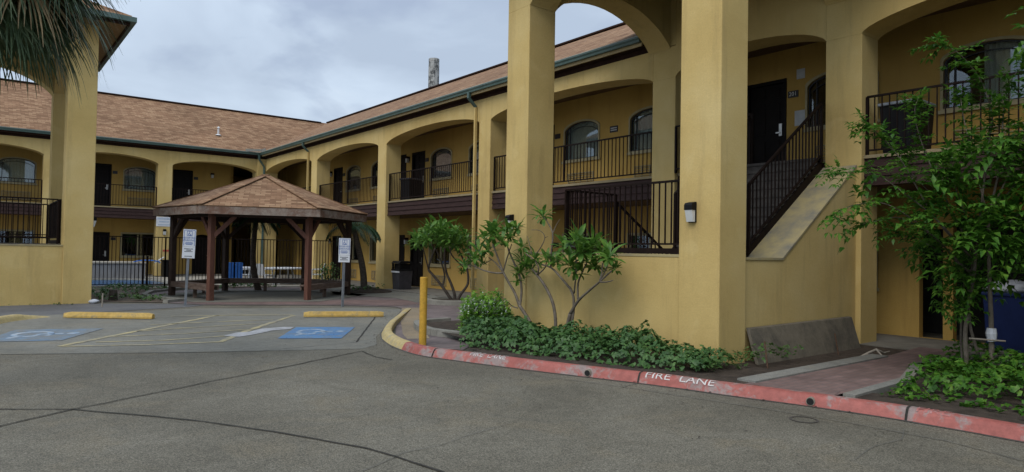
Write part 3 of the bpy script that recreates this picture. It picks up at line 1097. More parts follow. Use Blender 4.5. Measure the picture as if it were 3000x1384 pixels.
# corner pier where the two wings meet
b = MB()
b.box(12.0, 12.398, 37.102, 38.05, -0.05, FB - 0.004, 0.0)
b.box(12.402, 13.05, 37.102, 38.05, -0.05, FB - 0.004, 0.0)
b.build('corner_pier', M['stucco'], W1)
d = MB()
d.bar((12.0, 37.0, EAVE - 0.14), (12.0, 37.0, EAVE - 0.38), 0.09)
d.bar((12.0, 37.0, EAVE - 0.38), (12.30, 37.06, EAVE - 0.75), 0.09, 0.07)
d.bar((12.30, 37.06, EAVE - 0.75), (12.30, 37.06, 0.06), 0.085, 0.065)
d.build('downspout', M['green'], W1)
# banner and small red sign on the first column, lamp
p = MB(fn1)
p.box(7.17, 7.88, -0.015, -0.003, 2.52, 3.0)
bo = p.build('banner', M['sign_face'], W1)
p = MB(fn1)
for (a0, a1, z0, z1) in ((7.22, 7.83, 2.86, 2.95), (7.30, 7.75, 2.72, 2.79), (7.25, 7.80, 2.58, 2.63)):
    p.box(a0, a1, -0.019, -0.016, z0, z1)
p.build('banner_print', varied('banner_blue_tint', (0.40, 0.48, 0.60), (0.52, 0.58, 0.68), 6, 0.5), bo)
p = MB(fn1)
p.box(7.50, 7.86, -0.015, -0.003, 1.26, 1.36)
p.build('red_sign', M['sign_red'], W1)
lamp_on(W1, fn1, 7.55, 0.0, 2.24, 1.0)
# passage beyond the end of the corridor wall (dark breezeway)
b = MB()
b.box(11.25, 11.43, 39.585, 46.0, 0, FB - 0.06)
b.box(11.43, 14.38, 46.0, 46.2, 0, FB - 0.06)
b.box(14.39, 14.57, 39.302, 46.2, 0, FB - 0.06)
b.build('passage_wall', M['stucco_shaded'], W1)
b = MB()
b.box(11.44, 14.38, 39.42, 45.98, FB - 0.16, FB - 0.07)
b.build('passage_ceiling', M['ceiling'], W1)
b = MB()
b.box(11.44, 14.38, 39.42, 45.98, SLAB + 0.02, DECK - 0.07)
b.build('passage_floor', M['slab'], W1)

# --- roofs (45 degree valley where the wings meet)
EX, EY = 12.06, 37.06
RX, RY = 18.5, 43.5
zr = EAVE + SLOPE * (RX - EX)
r = MB()
r.poly([(-7.6, EY, EAVE), (EX, EY, EAVE), (RX, RY, zr), (-7.6, RY, zr)])
r.poly([(-7.6, RY, zr), (RX, RY, zr), (RX + 6.8, RY + 6.8, EAVE), (-7.6, RY + 6.8, EAVE)])
roof1 = r.build('roof', M['shingle'], W1, uv=True, thick=0.05)
r = MB()
zn = EAVE + SLOPE * (12.46 - EX)
r.poly([(EX, EY, EAVE), (EX, 10.485, EAVE), (12.46, 10.485, zn), (12.46, 5.605, zn), (EX, 5.605, EAVE), (EX, -8.5, EAVE), (RX, -8.5, zr), (RX, RY, zr)])
r.poly([(RX, RY, zr), (RX, -8.5, zr), (RX + 6.8, -8.5, EAVE), (RX + 6.8, RY + 6.8, EAVE)])
roof2 = r.build('roof', M['shingle'], W2, uv=True, thick=0.05)
r = MB()
r.bar((-7.6, RY, zr + 0.03), (RX - 0.4, RY, zr + 0.03), 0.28, 0.06)
r.build('ridge_cap', M['soffit_dark'], roof1)
r = MB()
r.bar((RX, RY - 0.3, zr + 0.03), (RX, -8.5, zr + 0.03), 0.28, 0.06)
r.build('ridge_cap', M['soffit_dark'], roof2)
# roof vents on the back wing and the splash guard in the valley
v = MB()
pv = at(640, 378, 'Y', 38.9)
zv = EAVE + SLOPE * (38.9 - EY)
v.tube([(pv.x, 38.9, zv - 0.1), (pv.x, 38.9, zv + 0.42)], 0.05, 10)
v.tube([(pv.x, 38.9, zv + 0.42), (pv.x, 38.9, zv + 0.50)], [0.09, 0.02], 10)
v.tube([(pv.x, 38.9, zv + 0.02), (pv.x, 38.9, zv + 0.08)], [0.16, 0.08], 10)
v.build('vent_pipe', M['plastic_white'], roof1)
v = MB()
v.bar((EX - 0.05, EY - 0.42, EAVE + 0.06), (EX - 0.75, EY + 0.02, EAVE + 0.06), 0.02, 0.13)
v.bar((EX - 0.05, EY - 0.42, EAVE + 0.06), (EX - 0.02, EY - 0.95, EAVE + 0.06), 0.02, 0.13)
v.build('splash_guard', M['gutter_strip'], roof1)
# far walls that close the building from behind
b = MB()
b.box(-7.0, RX + 6.0, RY + 6.0, RY + 6.2, 0, FB)
b.box(-7.2, -7.0, Y1 + WALLV, RY + 6.2, 0, FB)
b.build('outer_wall', M['stucco'], W1)
b = MB()
b.box(RX + 5.8, RX + 6.0, -7.85, RY + 5.9, 0, FB)
b.box(X2 + WALLV + 0.01, RX + 6.0, -8.05, -7.85, 0, FB)
b.build('outer_wall', M['stucco'], W2)

# unseen return block, added at the near end to shade the court's right side
b = MB()
b.box(8.0, RX + 6.0, -8.0, -0.62, -0.05, FB + 0.2)
b.build('shade_block_wall', M['stucco'], W2)
r = MB()
r.poly([(7.6, -0.3, EAVE), (7.6, -13.1, EAVE), (14.0, -6.7, EAVE + 3.2)])
r.poly([(7.6, -0.3, EAVE), (14.0, -6.7, EAVE + 3.2), (RX, -6.7, EAVE + 3.2), (RX, -0.3, EAVE)])
r.build('shade_block_roof', M['shingle'], W2, uv=True, thick=0.05)

# --- weathered chimney behind the right roof ridge
pc = at(1271, 215, 'X', 20.2)
ch = MB()
ch.lathe((20.2, pc.y, 7.5), [(0.305, 0), (0.305, 4.45), (0.29, 4.68), (0.30, 4.70), (0.30, 4.86)], 12)
tag(ch.build('chimney', M['chimney'], None, smooth=False), 'round weathered grey and white chimney rising behind the brown roof ridge', 'chimney')


# ------------------------------------------------------------------ stair towers
def tower(T, fn, start=9.93, lamps=True):
    """built in the right tower's coordinates; fn maps them (identity or mirrored copy)"""
    S, RISE, TOP = 6.28, 0.72, 7.55
    xa, xb = 8.18, 8.84
    for (y0, y1) in ((5.60, 6.30), (9.83, 10.49)):
        c = MB(fn)
        c.box(xa, xb, y0, y1, -0.05, S, 0.014)
        c.build('pillar', M['stucco'], T)
        h = MB(fn)
        h.box(xa + 0.004, xb - 0.004, y0 + 0.004, y1 - 0.004, S, TOP)
        h.build('pillar_head', M['stucco'], T)
    # front arch, side arches
    a = MB(fn)
    a.prism([(xa + 0.01, p[0], p[1]) for p in arch_outline(6.30, 9.83, S, RISE, TOP, 0.80)], (0.64, 0, 0))
    a.build('arch_wall', M['stucco'], T)
    for y0 in (5.62, 9.85):
        a = MB(fn)
        a.prism([(p[0], y0, p[1]) for p in arch_outline(xb, X2 - 0.004, S, RISE, TOP, 0.80)], (0, 0.62, 0))
        a.build('arch_wall', M['stucco'], T)
    # upper parts of the pillars that carry the side arches at the wing
    a = MB(fn)
    a.box(X2 + 0.003, X2 + 0.64, 5.62, 6.24, SPRING + 0.72 + 0.02, TOP)
    a.box(X2 + 0.003, X2 + 0.64, 9.70, 10.33, SPRING + 0.72 + 0.02, TOP)
    a.build('pillar_head', M['stucco'], T)
    # low front wall
    a = MB(fn)
    a.box(xa + 0.03, xb - 0.03, 6.30, 9.83, -0.05, 1.545)
    w = a.build('low_wall', M['stucco'], T)
    a = MB(fn)
    a.box(xa + 0.022, xb - 0.02, 6.302, 9.828, 1.545, 1.585)
    a.build('wall_cap', M['cap'], w)
    # stair side wall with the sloping cap
    e0, e1 = start, X2 - 0.004
    zt = 1.52 + 0.684 * (e1 - e0)
    a = MB(fn)
    a.prism([(xb, 5.66, -0.05), (e1, 5.66, -0.05), (e1, 5.66, zt), (e0, 5.66, 1.52), (xb, 5.66, 1.52)], (0, 0.60, 0))
    w = a.build('stair_wall', M['stucco'], T)
    a = MB(fn)
    a.prism([(xb + 0.003, 5.645, 1.521), (e0, 5.645, 1.521), (e1, 5.645, zt + 0.001), (e1, 5.645, zt + 0.036), (e0 - 0.01, 5.645, 1.556), (xb + 0.003, 5.645, 1.556)], (0, 0.63, 0))
    a.build('wall_cap', M['cap'], w)
    a = MB(fn)
    a.box(xb, 10.3, 9.87, 10.45, -0.05, 1.52)
    a.build('low_wall', M['stucco'], T)
    # landing, flights
    a = MB(fn)
    a.box(xb - 0.02, start, 6.27, 9.5, 1.42, 1.58)
    a.box(start, 10.25, 7.95, 9.5, 1.42, 1.58)
    a.build('landing', M['step'], T)
    n = 10
    a = MB(fn)
    run = (X2 - start) / n
    for k in range(n):
        z = 1.58 + (DECK - 1.58) * (k + 1) / n
        x = start + run * k
        a.box(x, x + run + 0.03, 6.27, 7.75, z - 0.05, z - 0.001)
        a.box(x + 0.02, x + 0.04, 6.27, 7.75, z - 0.185, z - 0.051)
    a.build('stair_flight', M['step'], T)
    a = MB(fn)
    for k in range(n - 1):
        z = 1.58 * (1 - (k + 1) / n)
        x = 10.25 + 0.26 * k
        a.box(x, x + 0.29, 8.0, 9.45, z - 0.05, z - 0.001)
        a.box(x - 0.01, x + 0.01, 8.0, 9.45, z, z + 0.12)
    a.build('stair_flight', M['step'], T)
    for y in (7.76, 6.262):
        a = MB(fn)
        a.prism([(start - 0.05, y, 1.40), (X2, y, DECK - 0.30), (X2, y, DECK + 0.02), (start - 0.05, y, 1.66)], (0, 0.04, 0))
        a.build('stair_stringer', M['iron'], T)
    for y in (7.95, 9.46):
        a = MB(fn)
        a.prism([(10.2, y, 1.30), (12.75, y, -0.1), (12.75, y, 0.12), (10.2, y, 1.66)], (0, 0.04, 0))
        a.build('stair_stringer', M['iron'], T)
    # edge beam of the landing behind the railing
    a = MB(fn)
    a.box(xb + 0.01, xb + 0.05, 6.32, 9.5, 1.59, 1.68)
    a.build('landing_beam', M['iron'], T)
    # railings
    ZT, ZB = 2.77, 1.75
    railing((xb + 0.03, 6.36), (xb + 0.03, 9.48), ZT, ZB, fn, parent=T, post_to=1.6, bal=0.02)
    railing((xb + 0.08, 9.48), (10.25, 9.48), ZT, ZB, fn, parent=T, post_to=1.58, bal=0.02)
    d = 0.64 * 2.2
    railing((10.28, 9.48, 0), (12.48, 9.48, -d), 2.62, 1.60, fn, parent=T, post_to=1.5, bal=0.02)
    railing((xb + 0.08, 6.30), (start - 0.06, 6.30), ZT, ZB, fn, parent=T, post_to=1.58, bal=0.02)
    ln = X2 - 0.12 - start
    railing((start - 0.02, 6.24, 0), (X2 - 0.12, 6.24, 0.72 * ln), 2.75, 1.78, fn, parent=T, post_to=1.62, pitch=0.115, bal=0.02)
    railing((start - 0.02, 7.72, 0), (X2 - 0.12, 7.72, 0.72 * ln), 2.68, 1.76, fn, parent=T, post_to=1.62, pitch=0.115, bal=0.02)
    railing((X2 + 0.0, 7.75), (X2 + 0.0, 9.66), 4.47, DECK + 0.09, fn, parent=T, post_to=DECK)
    # roof: hip with eaves, soffit below
    ex0, ey0, ey1 = xa - 0.62, 5.60 - 0.80, 10.49 + 0.80
    ez, rz = 7.63, 7.63 + 0.5 * (ey1 - ey0) / 2
    ym = (ey0 + ey1) / 2
    hx = ex0 + (ey1 - ey0) / 2
    xe = X2 + 4.4
    r = MB(fn)
    r.poly([(ex0, ey0, ez), (ex0, ey1, ez), (hx, ym, rz)])
    r.poly([(ex0, ey0, ez), (hx, ym, rz), (xe, ym, rz), (xe, ey0, ez)])
    r.poly([(ex0, ey1, ez), (xe, ey1, ez), (xe, ym, rz), (hx, ym, rz)])
    ro = r.build('roof', M['shingle'], T, uv=True, thick=0.05)
    g = MB(fn)
    g.box(ex0 - 0.12, ex0, ey0 - 0.12, ey1 + 0.12, ez - 0.14, ez - 0.01)
    g.box(ex0 + 0.002, xe, ey0 - 0.12, ey0, ez - 0.14, ez - 0.01)
    g.box(ex0 + 0.002, xe, ey1, ey1 + 0.12, ez - 0.14, ez - 0.01)
    g.build('gutter', M['green'], ro)
    f = MB(fn)
    f.box(ex0 + 0.02, ex0 + 0.06, ey0 + 0.02, ey1 - 0.02, ez - 0.22, ez - 0.03)
    f.box(ex0 + 0.062, xe, ey0 + 0.02, ey0 + 0.06, ez - 0.22, ez - 0.03)
    f.box(ex0 + 0.062, xe, ey1 - 0.06, ey1 - 0.02, ez - 0.22, ez - 0.03)
    f.build('fascia', M['soffit_dark'], ro)
    s = MB(fn)
    s.box(ex0 + 0.064, xe - 0.1, ey0 + 0.064, ey1 - 0.064, ez - 0.17, ez - 0.12)
    s.build('soffit', M['soffit_tan'], ro)
    # lamps on the two front pillars
    if lamps:
        fl = lambda u, v, z: fn(xa + v, -u, z)
        for (y, z) in ((6.055, 2.20), (10.27, 2.15)):
            lamp_on(T, fl, -y, 0.0, z, 1.0)


T2 = thing('stair_tower', 'near yellow stair tower on the right with sloping stair wall and railed landing', 'stair tower', (8.5, 8.0, 0), 0, 'yellow stair towers')
tower(T2, lambda x, y, z: (x, y, z))
T1 = thing('stair_tower', 'yellow stair tower at the left edge behind the hanging palm leaves', 'stair tower', (2.2, 23.6, 0), 0, 'yellow stair towers')
tower(T1, lambda x, y, z: (10.73 - x, y + 15.57, z), start=10.6)

# ------------------------------------------------------------------ ground
g = MB()
g.poly([(-400, -300, 0), (500, -300, 0), (500, 500, 0), (-400, 500, 0)])
struct(g.build('parking_lot', M['lot'], recalc=False))


def sheet(name, pts, z, m, sub=0):
    b = MB()
    b.poly([(p[0], p[1], z) for p in pts])
    bm = b.bm
    bm.normal_update()
    for f in bm.faces:
        if f.normal.z < 0:
            f.normal_flip()
    if sub:
        bmesh.ops.triangulate(bm, faces=bm.faces[:])
        bmesh.ops.subdivide_edges(bm, edges=bm.edges[:], cuts=sub)
    return b.build(name, m, recalc=False)


# parking pad (paler concrete), dark apron by the left tower, brick plaza, gazebo pad
struct(sheet('parking_pad', [(-3.0, 13.9), (0.363, 12.07), (2.523, 10.935), (4.9, 9.9), (5.3, 10.2), (5.75, 11.1), (7.2, 13.2), (9.0, 15.9), (8.0, 16.8), (4.5, 18.4), (2.0, 18.0), (-3.0, 20.2)], 0.004, M['pad']))
struct(sheet('asphalt_apron', [(-8, 19.5), (-1.0, 19.0), (1.2, 18.1), (4.4, 18.9), (4.9, 19.3), (4.3, 20.1), (2.6, 21.0), (2.5, 25.0), (-8, 25.0)], 0.006, M['apron']))
struct(sheet('brick_plaza', [(4.3, 20.3), (4.9, 19.35), (8.0, 17.6), (9.1, 16.5), (9.0, 15.9), (7.45, 13.45), (6.15, 11.1), (5.75, 10.4), (5.6, 9.7), (6.15, 8.9), (6.6, 9.3), (7.2, 10.7), (8.2, 10.9), (12.4, 10.6), (12.4, 27.0), (11.3, 26.2), (8.8, 26.9), (3.6, 25.0)], 0.012, M['paver']))
red_band = [(4.55, 20.35), (5.1, 19.4), (8.2, 17.75), (9.3, 16.7), (10.2, 17.0), (10.6, 18.6), (9.0, 19.2), (7.8, 19.25), (5.4, 20.3)]
struct(sheet('brick_band', red_band, 0.016, M['paver_red']))
struct(sheet('tan_walk_edge', [(9.1, 16.1), (7.62, 13.55), (6.33, 11.15), (6.05, 10.5), (6.42, 10.35), (6.75, 11.0), (8.1, 13.3), (9.55, 15.9)], 0.016, M['tan_concrete']))
GA = rad(20.5)
gv = Vector((math.sin(GA), math.cos(GA), 0))
gw = Vector((math.cos(GA), -math.sin(GA), 0))
GC = Vector((7.47, 22.34, 0))


def hexpt(r, deg, z):
    a = rad(deg)
    p = GC + (gw * math.cos(a) + gv * math.sin(a)) * r
    return Vector((p.x, p.y, z))


struct(sheet('gazebo_pad', [hexpt(3.35, a, 0) for a in (-120, -60, 0, 60, 120, 180)], 0.02, M['pad']))
struct(sheet('concrete_walk', [(9.6, 21.6), (10.7, 19.4), (10.4, 17.6), (11.0, 17.4), (12.38, 18.0), (12.38, 26.5), (10.9, 25.2)], 0.02, M['pad']))
# left dirt bed, pool deck
struct(sheet('dirt_bed', [(2.7, 21.6), (4.1, 20.6), (4.6, 20.9), (4.0, 22.6), (4.4, 25.0), (6.2, 27.0), (9.5, 26.6), (9.5, 27.6), (2.7, 28.2)], 0.018, M['dirt']))
struct(sheet('pool_deck', [(-3.0, 27.6), (9.9, 27.2), (11.4, 26.5), (12.38, 27.0), (12.38, 37.4), (-3.0, 37.4)], 0.010, M['deck']))
# pale concrete rim round the dirt bed, built of low kerb pieces
b = MB()
rim = [(4.22, 20.55), (4.75, 20.95), (4.2, 22.4), (4.25, 23.6), (4.7, 25.0), (6.1, 26.6), (7.6, 27.05)]
for p, q in zip(rim, rim[1:]):
    b.bar((p[0], p[1], 0.04), (q[0], q[1], 0.04), 0.16, 0.09)
struct(b.build('bed_rim', M['kerb_grey']))
# planting beds by the right tower
struct(sheet('planting_bed', [(5.95, 8.45), (6.35, 7.1), (6.9, 5.3), (7.1, 4.62), (8.3, 4.62), (8.17, 5.62), (8.2, 9.9), (8.2, 12.0), (7.2, 11.9), (6.75, 10.6), (6.5, 9.2)], 0.10, M['soil']))
struct(sheet('planting_bed', [(7.38, 3.28), (8.9, 3.36), (10.2, 3.75), (11.0, 3.70), (11.2, 2.6), (11.4, -3), (7.3, -3), (7.55, 1.0), (7.55, 2.4)], 0.10, M['soil']))
struct(sheet('planting_bed', [(8.2, 4.58), (12.38, 4.58), (12.38, 5.66), (8.2, 5.66)], 0.035, M['soil']))
struct(sheet('brick_path', [(7.0, 4.45), (7.28, 3.52), (9.0, 3.55), (10.3, 3.95), (12.38, 3.9), (12.38, 4.6), (10.7, 4.45)], 0.112, M['paver_red']))
struct(sheet('concrete_walk', [(10.3, 3.95), (11.0, 3.72), (11.3, 2.6), (11.5, -3.0), (12.38, -3.0), (12.38, 3.9)], 0.115, M['floor']))
b = MB()
for pl in ([(7.16, 4.52), (10.7, 4.52)], [(7.36, 3.42), (8.9, 3.46), (10.25, 3.84)]):
    for k, (p, q) in enumerate(zip(pl, pl[1:])):
        w = 0.24 if pl[0][1] > 4 else 0.13
        b.bar((p[0], p[1], 0.09), (q[0], q[1], 0.09), w, 0.08)
struct(b.build('path_edging', M['gutter_strip']))


# ------------------------------------------------------------------ kerbs
def resample(pts, step):
    pts = [Vector((p[0], p[1], 0)) for p in pts]
    # Catmull-Rom
    out = []
    n = len(pts)
    for i in range(n - 1):
        p0, p1, p2, p3 = pts[max(i - 1, 0)], pts[i], pts[i + 1], pts[min(i + 2, n - 1)]
        m = max(2, int((p2 - p1).length / step))
        for k in range(m):
            t = k / m
            out.append(0.5 * ((2 * p1) + (p2 - p0) * t + (2 * p0 - 5 * p1 + 4 * p2 - p3) * t * t + (3 * p1 - p0 - 3 * p2 + p3) * t ** 3))
    out.append(pts[-1])
    return out


KPROF = [(o * 0.68, z * 0.80) for (o, z) in ((0.02, -0.02), (0.0, 0.01), (-0.03, 0.06), (-0.055, 0.10), (-0.09, 0.135), (-0.13, 0.152), (-0.24, 0.155), (-0.27, 0.14), (-0.275, -0.02))]


def kerb(path, m, side=1, hscale=None, wob=0.004):
    """sweep of the kerb profile; the path is the line of the kerb's foot on the road side"""
    b = MB()
    rows = []
    n = len(path)
    for i, p in enumerate(path):
        t = (path[min(i + 1, n - 1)] - path[max(i - 1, 0)]).normalized()
        nrm = Vector((t.y, -t.x, 0)) * side      # towards the road
        hs = hscale(i / (n - 1)) if hscale else 1.0
        row = []
        for (o, z) in KPROF:
            w = noise.noise(Vector((p.x * 3, p.y * 3, o * 9 + z * 7))) * wob
            q = p + nrm * (o + w)
            row.append(b.v((q.x, q.y, (z if z < 0 else z * hs) + w)))
        rows.append(row)
    for r0, r1 in zip(rows, rows[1:]):
        for k in range(len(KPROF) - 1):
            b.face([r0[k], r0[k + 1], r1[k + 1], r1[k]])
    b.face(rows[0])
    b.face(list(reversed(rows[-1])))
    return struct(b.build('kerb', m, smooth=False))


KX = [tuple(gp(*q)[:2]) for q in ((1186, 905), (1152, 938), (1124, 968), (1118, 990), (1140, 1010), (1176, 1026), (1230, 1042), (1330, 1057), (1560, 1087), (1760, 1111), (1950, 1134), (2140, 1161), (2400, 1196), (2650, 1234), (3000, 1297))] + [(7.2, 0.8), (7.05, -1.0), (6.7, -4.0)]
full = resample(KX, 0.09)
# split where the paint changes (at the fifth control point)
brk = min(range(len(full)), key=lambda i: (full[i] - Vector((KX[5][0], KX[5][1], 0))).length)
side = 1
tt = (full[brk + 1] - full[brk]).normalized()
nn = Vector((tt.y, -tt.x, 0))
if nn.x > 0:
    side = -1
kerb_y = kerb(full[:brk + 1], M['kerb_yellow'], side, lambda t: min(1.0, 0.15 + t * 1.6))
kerb_r = kerb(full[brk:], M['kerb_red'], side)
# arc length along the red kerb for lettering
red = full[brk:]
acc = [0.0]
for p, q in zip(red, red[1:]):
    acc.append(acc[-1] + (q - p).length)


def on_kerb(s, h):
    """h: 0 at the foot .. 1 at the back of the top"""
    i = max(0, min(len(acc) - 2, next((k for k in range(len(acc) - 1) if acc[k + 1] >= s), len(acc) - 2)))
    f = (s - acc[i]) / max(1e-6, acc[i + 1] - acc[i])
    p = red[i].lerp(red[i + 1], f)
    t = (red[min(i + 3, len(red) - 1)] - red[max(i - 2, 0)]).normalized()
    nrm = Vector((t.y, -t.x, 0)) * side
    x = h * (len(KPROF) - 2 - 1) + 1
    k = min(int(x), len(KPROF) - 2)
    fr = x - k
    o = KPROF[k][0] * (1 - fr) + KPROF[k + 1][0] * fr
    z = KPROF[k][1] * (1 - fr) + KPROF[k + 1][1] * fr
    lift = 0.006
    return p + nrm * (o + lift) + Vector((0, 0, z + lift))


def s_of(px, py):
    g_ = gp(px, py, 0.0)
    return acc[min(range(len(red)), key=lambda i: (red[i] - g_).length)]


def kerb_text(body, s0, s1, mat, h0=0.30, h1=0.70):
    me = text_mesh(body, 1.0)
    bm = bmesh.new()
    bm.from_mesh(me)
    bmesh.ops.triangulate(bm, faces=bm.faces[:])
    bmesh.ops.subdivide_edges(bm, edges=bm.edges[:], cuts=1)
    xs = [v_.co.x for v_ in bm.verts]
    ys = [v_.co.y for v_ in bm.verts]
    x0, x1, y0, y1 = min(xs), max(xs), min(ys), max(ys)
    for v_ in bm.verts:
        s = s0 + (s1 - s0) * (v_.co.x - x0) / (x1 - x0)
        h = h0 + (h1 - h0) * (v_.co.y - y0) / (y1 - y0)
        v_.co = on_kerb(s, h)
    # stencil bridges: thin gaps are left by the worn paint material
    me2 = bpy.data.meshes.new('lettering')
    bm.to_mesh(me2)
    bm.free()
    return link('lettering', me2, mat, kerb_r)


M['white_faint'] = worn_paint('faint_white_paint', (0.58, 0.50, 0.50), (0.50, 0.40, 0.40), (0.45, 0.22, 0.21), 0.53, 12, 0.06)
kerb_text('FIRE  LANE', s_of(1886, 1126), s_of(2083, 1152), M['white_paint'], 0.30, 0.74)
kerb_text('FIRE  LANE', s_of(1378, 1063), s_of(1478, 1076), M['white_paint'], 0.40, 0.85)
kerb_text('FIRE', s_of(2668, 1238), s_of(2790, 1258), worn_paint('ghost_white_paint', (0.50, 0.30, 0.30), (0.46, 0.26, 0.25), (0.45, 0.16, 0.14), 0.47, 9, 0.06), 0.45, 0.85)
# dark open joints across the kerb and two drain pipes through it
for (px, py) in ((1262, 1048), (1262.5, 1048), (1872, 1125), (2640, 1232)):
    s = s_of(px, py)
    b = MB()
    for k in range(8):
        a0 = on_kerb(s, k / 8)
        a1 = on_kerb(s, (k + 1) / 8)
        a2 = on_kerb(s + 0.022, (k + 1) / 8)
        a3 = on_kerb(s + 0.022, k / 8)
        dz = Vector((0, 0, 0.001))
        b.poly([a0 - dz, a1 - dz, a2 - dz, a3 - dz])
    b.build('kerb_joint', M['joint'], kerb_r)
for (px, py) in ((1701, 1096), (2360, 1184)):
    s = s_of(px, py + 14)
    i = min(range(len(acc)), key=lambda k: abs(acc[k] - s))
    t = (red[i + 1] - red[i - 1]).normalized()
    nrm = Vector((t.y, -t.x, 0)) * side
    c0 = red[i] + Vector((0, 0, 0.056))
    b = MB()
    b.tube([c0 - nrm * 0.10, c0 + nrm * 0.010], 0.044, 16)
    po = b.build('drain_pipe', M['pvc'], kerb_r, smooth=False)
    b = MB()
    b.tube([c0 + nrm * 0.0102, c0 + nrm * 0.0122], 0.037, 16)
    b.build('pipe_opening', M['hole'], po)

def kerb_fill(px0, px1, o0, o1, z, m, name):
    a_ = min(range(len(full)), key=lambda i: (full[i] - gp(*px0)).length)
    b_ = min(range(len(full)), key=lambda i: (full[i] - gp(*px1)).length) if px1 else len(full) - 1
    q = MB()
    prev = None
    for i in range(a_, b_ + 1):
        t = (full[min(i + 1, len(full) - 1)] - full[max(i - 1, 0)]).normalized()
        nr = Vector((t.y, -t.x, 0)) * side
        cur = (q.v(full[i] - nr * o0 + Vector((0, 0, z))), q.v(full[i] - nr * o1 + Vector((0, 0, z))))
        if prev:
            q.face([prev[0], prev[1], cur[1], cur[0]])
        prev = cur
    o = q.build(name, m, recalc=False)
    if o.data.polygons[0].normal.z < 0:
        o.data.flip_normals()
    return struct(o)


kerb_fill((1345, 1059), (2200, 1168), 0.10, 0.62, 0.1045, M['soil'], 'planting_bed')
kerb_fill((2210, 1170), (2420, 1199), 0.10, 0.50, 0.1165, M['paver_red'], 'brick_path')
kerb_fill((2480, 1208), None, 0.10, 0.70, 0.1045, M['soil'], 'planting_bed')

# yellow nub kerb at the left edge
nub = resample([tuple(gp(*q)[:2]) for q in ((-160, 975), (-40, 958), (30, 944), (90, 936), (150, 930))], 0.09)
t_ = (nub[1] - nub[0]).normalized()
kerb(nub, M['kerb_yellow'], 1 if -t_.x < 0 and True else 1, lambda t: 1.0 if t < 0.75 else max(0.12, 1 - (t - 0.75) * 3.6))


# ------------------------------------------------------------------ pavement markings and joints
def strip(pts, w, z, m, name, jitter=0.0):
    b = MB()
    P = [Vector((p[0], p[1], 0)) for p in pts]
    if jitter:
        Q = []
        for p, q in zip(P, P[1:]):
            n = max(2, int((q - p).length / 0.12))
            for k in range(n):
                r_ = p.lerp(q, k / n)
                nx = noise.noise(r_ * 2.5) * jitter
                ny = noise.noise(r_ * 2.5 + Vector((9, 4, 1))) * jitter
                Q.append(r_ + Vector((nx, ny, 0)))
        Q.append(P[-1])
        P = Q
    prev = None
    for i, p in enumerate(P):
        t = (P[min(i + 1, len(P) - 1)] - P[max(i - 1, 0)]).normalized()
        s = Vector((-t.y, t.x, 0))
        ww = w * (1 + (0.5 * noise.noise(p * 5) if jitter else 0))
        cur = (b.v(p + s * ww / 2 + Vector((0, 0, z))), b.v(p - s * ww / 2 + Vector((0, 0, z))))
        if prev:
            b.face([prev[0], prev[1], cur[1], cur[0]])
        prev = cur
    return b.build(name, m, recalc=False)


G = lambda *q: [tuple(gp(a, c)[:2]) for a, c in q]
struct(strip([(p.x - 0.012, p.y) for p in full[::2]], 0.035, 0.0065, M['joint_faint'], 'gutter_dirt', 0.012))
struct(strip([(p.x + 0.002, p.y) for p in full[::2]], 0.018, 0.0085, M['joint'], 'gutter_dirt', 0.006))
for pts, w in (
        (G((-60, 1275), (0, 1250), (210, 1202), (430, 1158), (640, 1115), (870, 1069), (1060, 1030)), 0.022),
        (G((-60, 1202), (0, 1201), (210, 1202), (460, 1222), (700, 1251), (900, 1284), (1060, 1314), (1180, 1345), (1300, 1386)), 0.022),
        (G((1060, 1030), (1100, 1048), (1150, 1056)), 0.022),
        (G((1045, 1004), (1072, 966), (1100, 930)), 0.03)):
    o = strip(pts, w, 0.0085, M['joint'], 'pavement_joint', 0.02)
    struct(o)
for pts, w in ((G((1540, 1098), (1821, 1135), (2060, 1172), (2260, 1203), (2480, 1240), (2760, 1292), (3060, 1368)), 0.012),
               (G((1870, 1124), (1825, 1136)), 0.012),
               (G((0, 1040), (270, 1036), (540, 1034), (760, 1030), (1045, 1004)), 0.014),
               (G((2500, 1350), (2560, 1310), (2640, 1290), (2650, 1260)), 0.006),
               (G((1060, 1384), (1180, 1330), (1290, 1305), (1500, 1240)), 0.006)):
    struct(strip(pts, w, 0.0085, M['joint_faint'], 'pavement_joint', 0.02))
# yellow bay lines
for pts, w in ((G((170, 1017), (420, 968), (640, 925)), 0.09), (G((650, 1002), (720, 972), (800, 945), (860, 926)), 0.09), (G((175, 1017), (420, 1012), (655, 1003)), 0.07),
               (G((500, 928), (700, 925), (860, 924)), 0.07), (G((440, 953), (620, 945), (800, 938)), 0.06), (G((400, 972), (580, 960), (770, 949)), 0.06), (G((330, 988), (540, 979), (740, 966)), 0.06), (G((280, 1004), (480, 999), (690, 984)), 0.06)):
    struct(strip(pts, w * 1.25, 0.0095, M['line_yellow'], 'bay_line', 0.012))


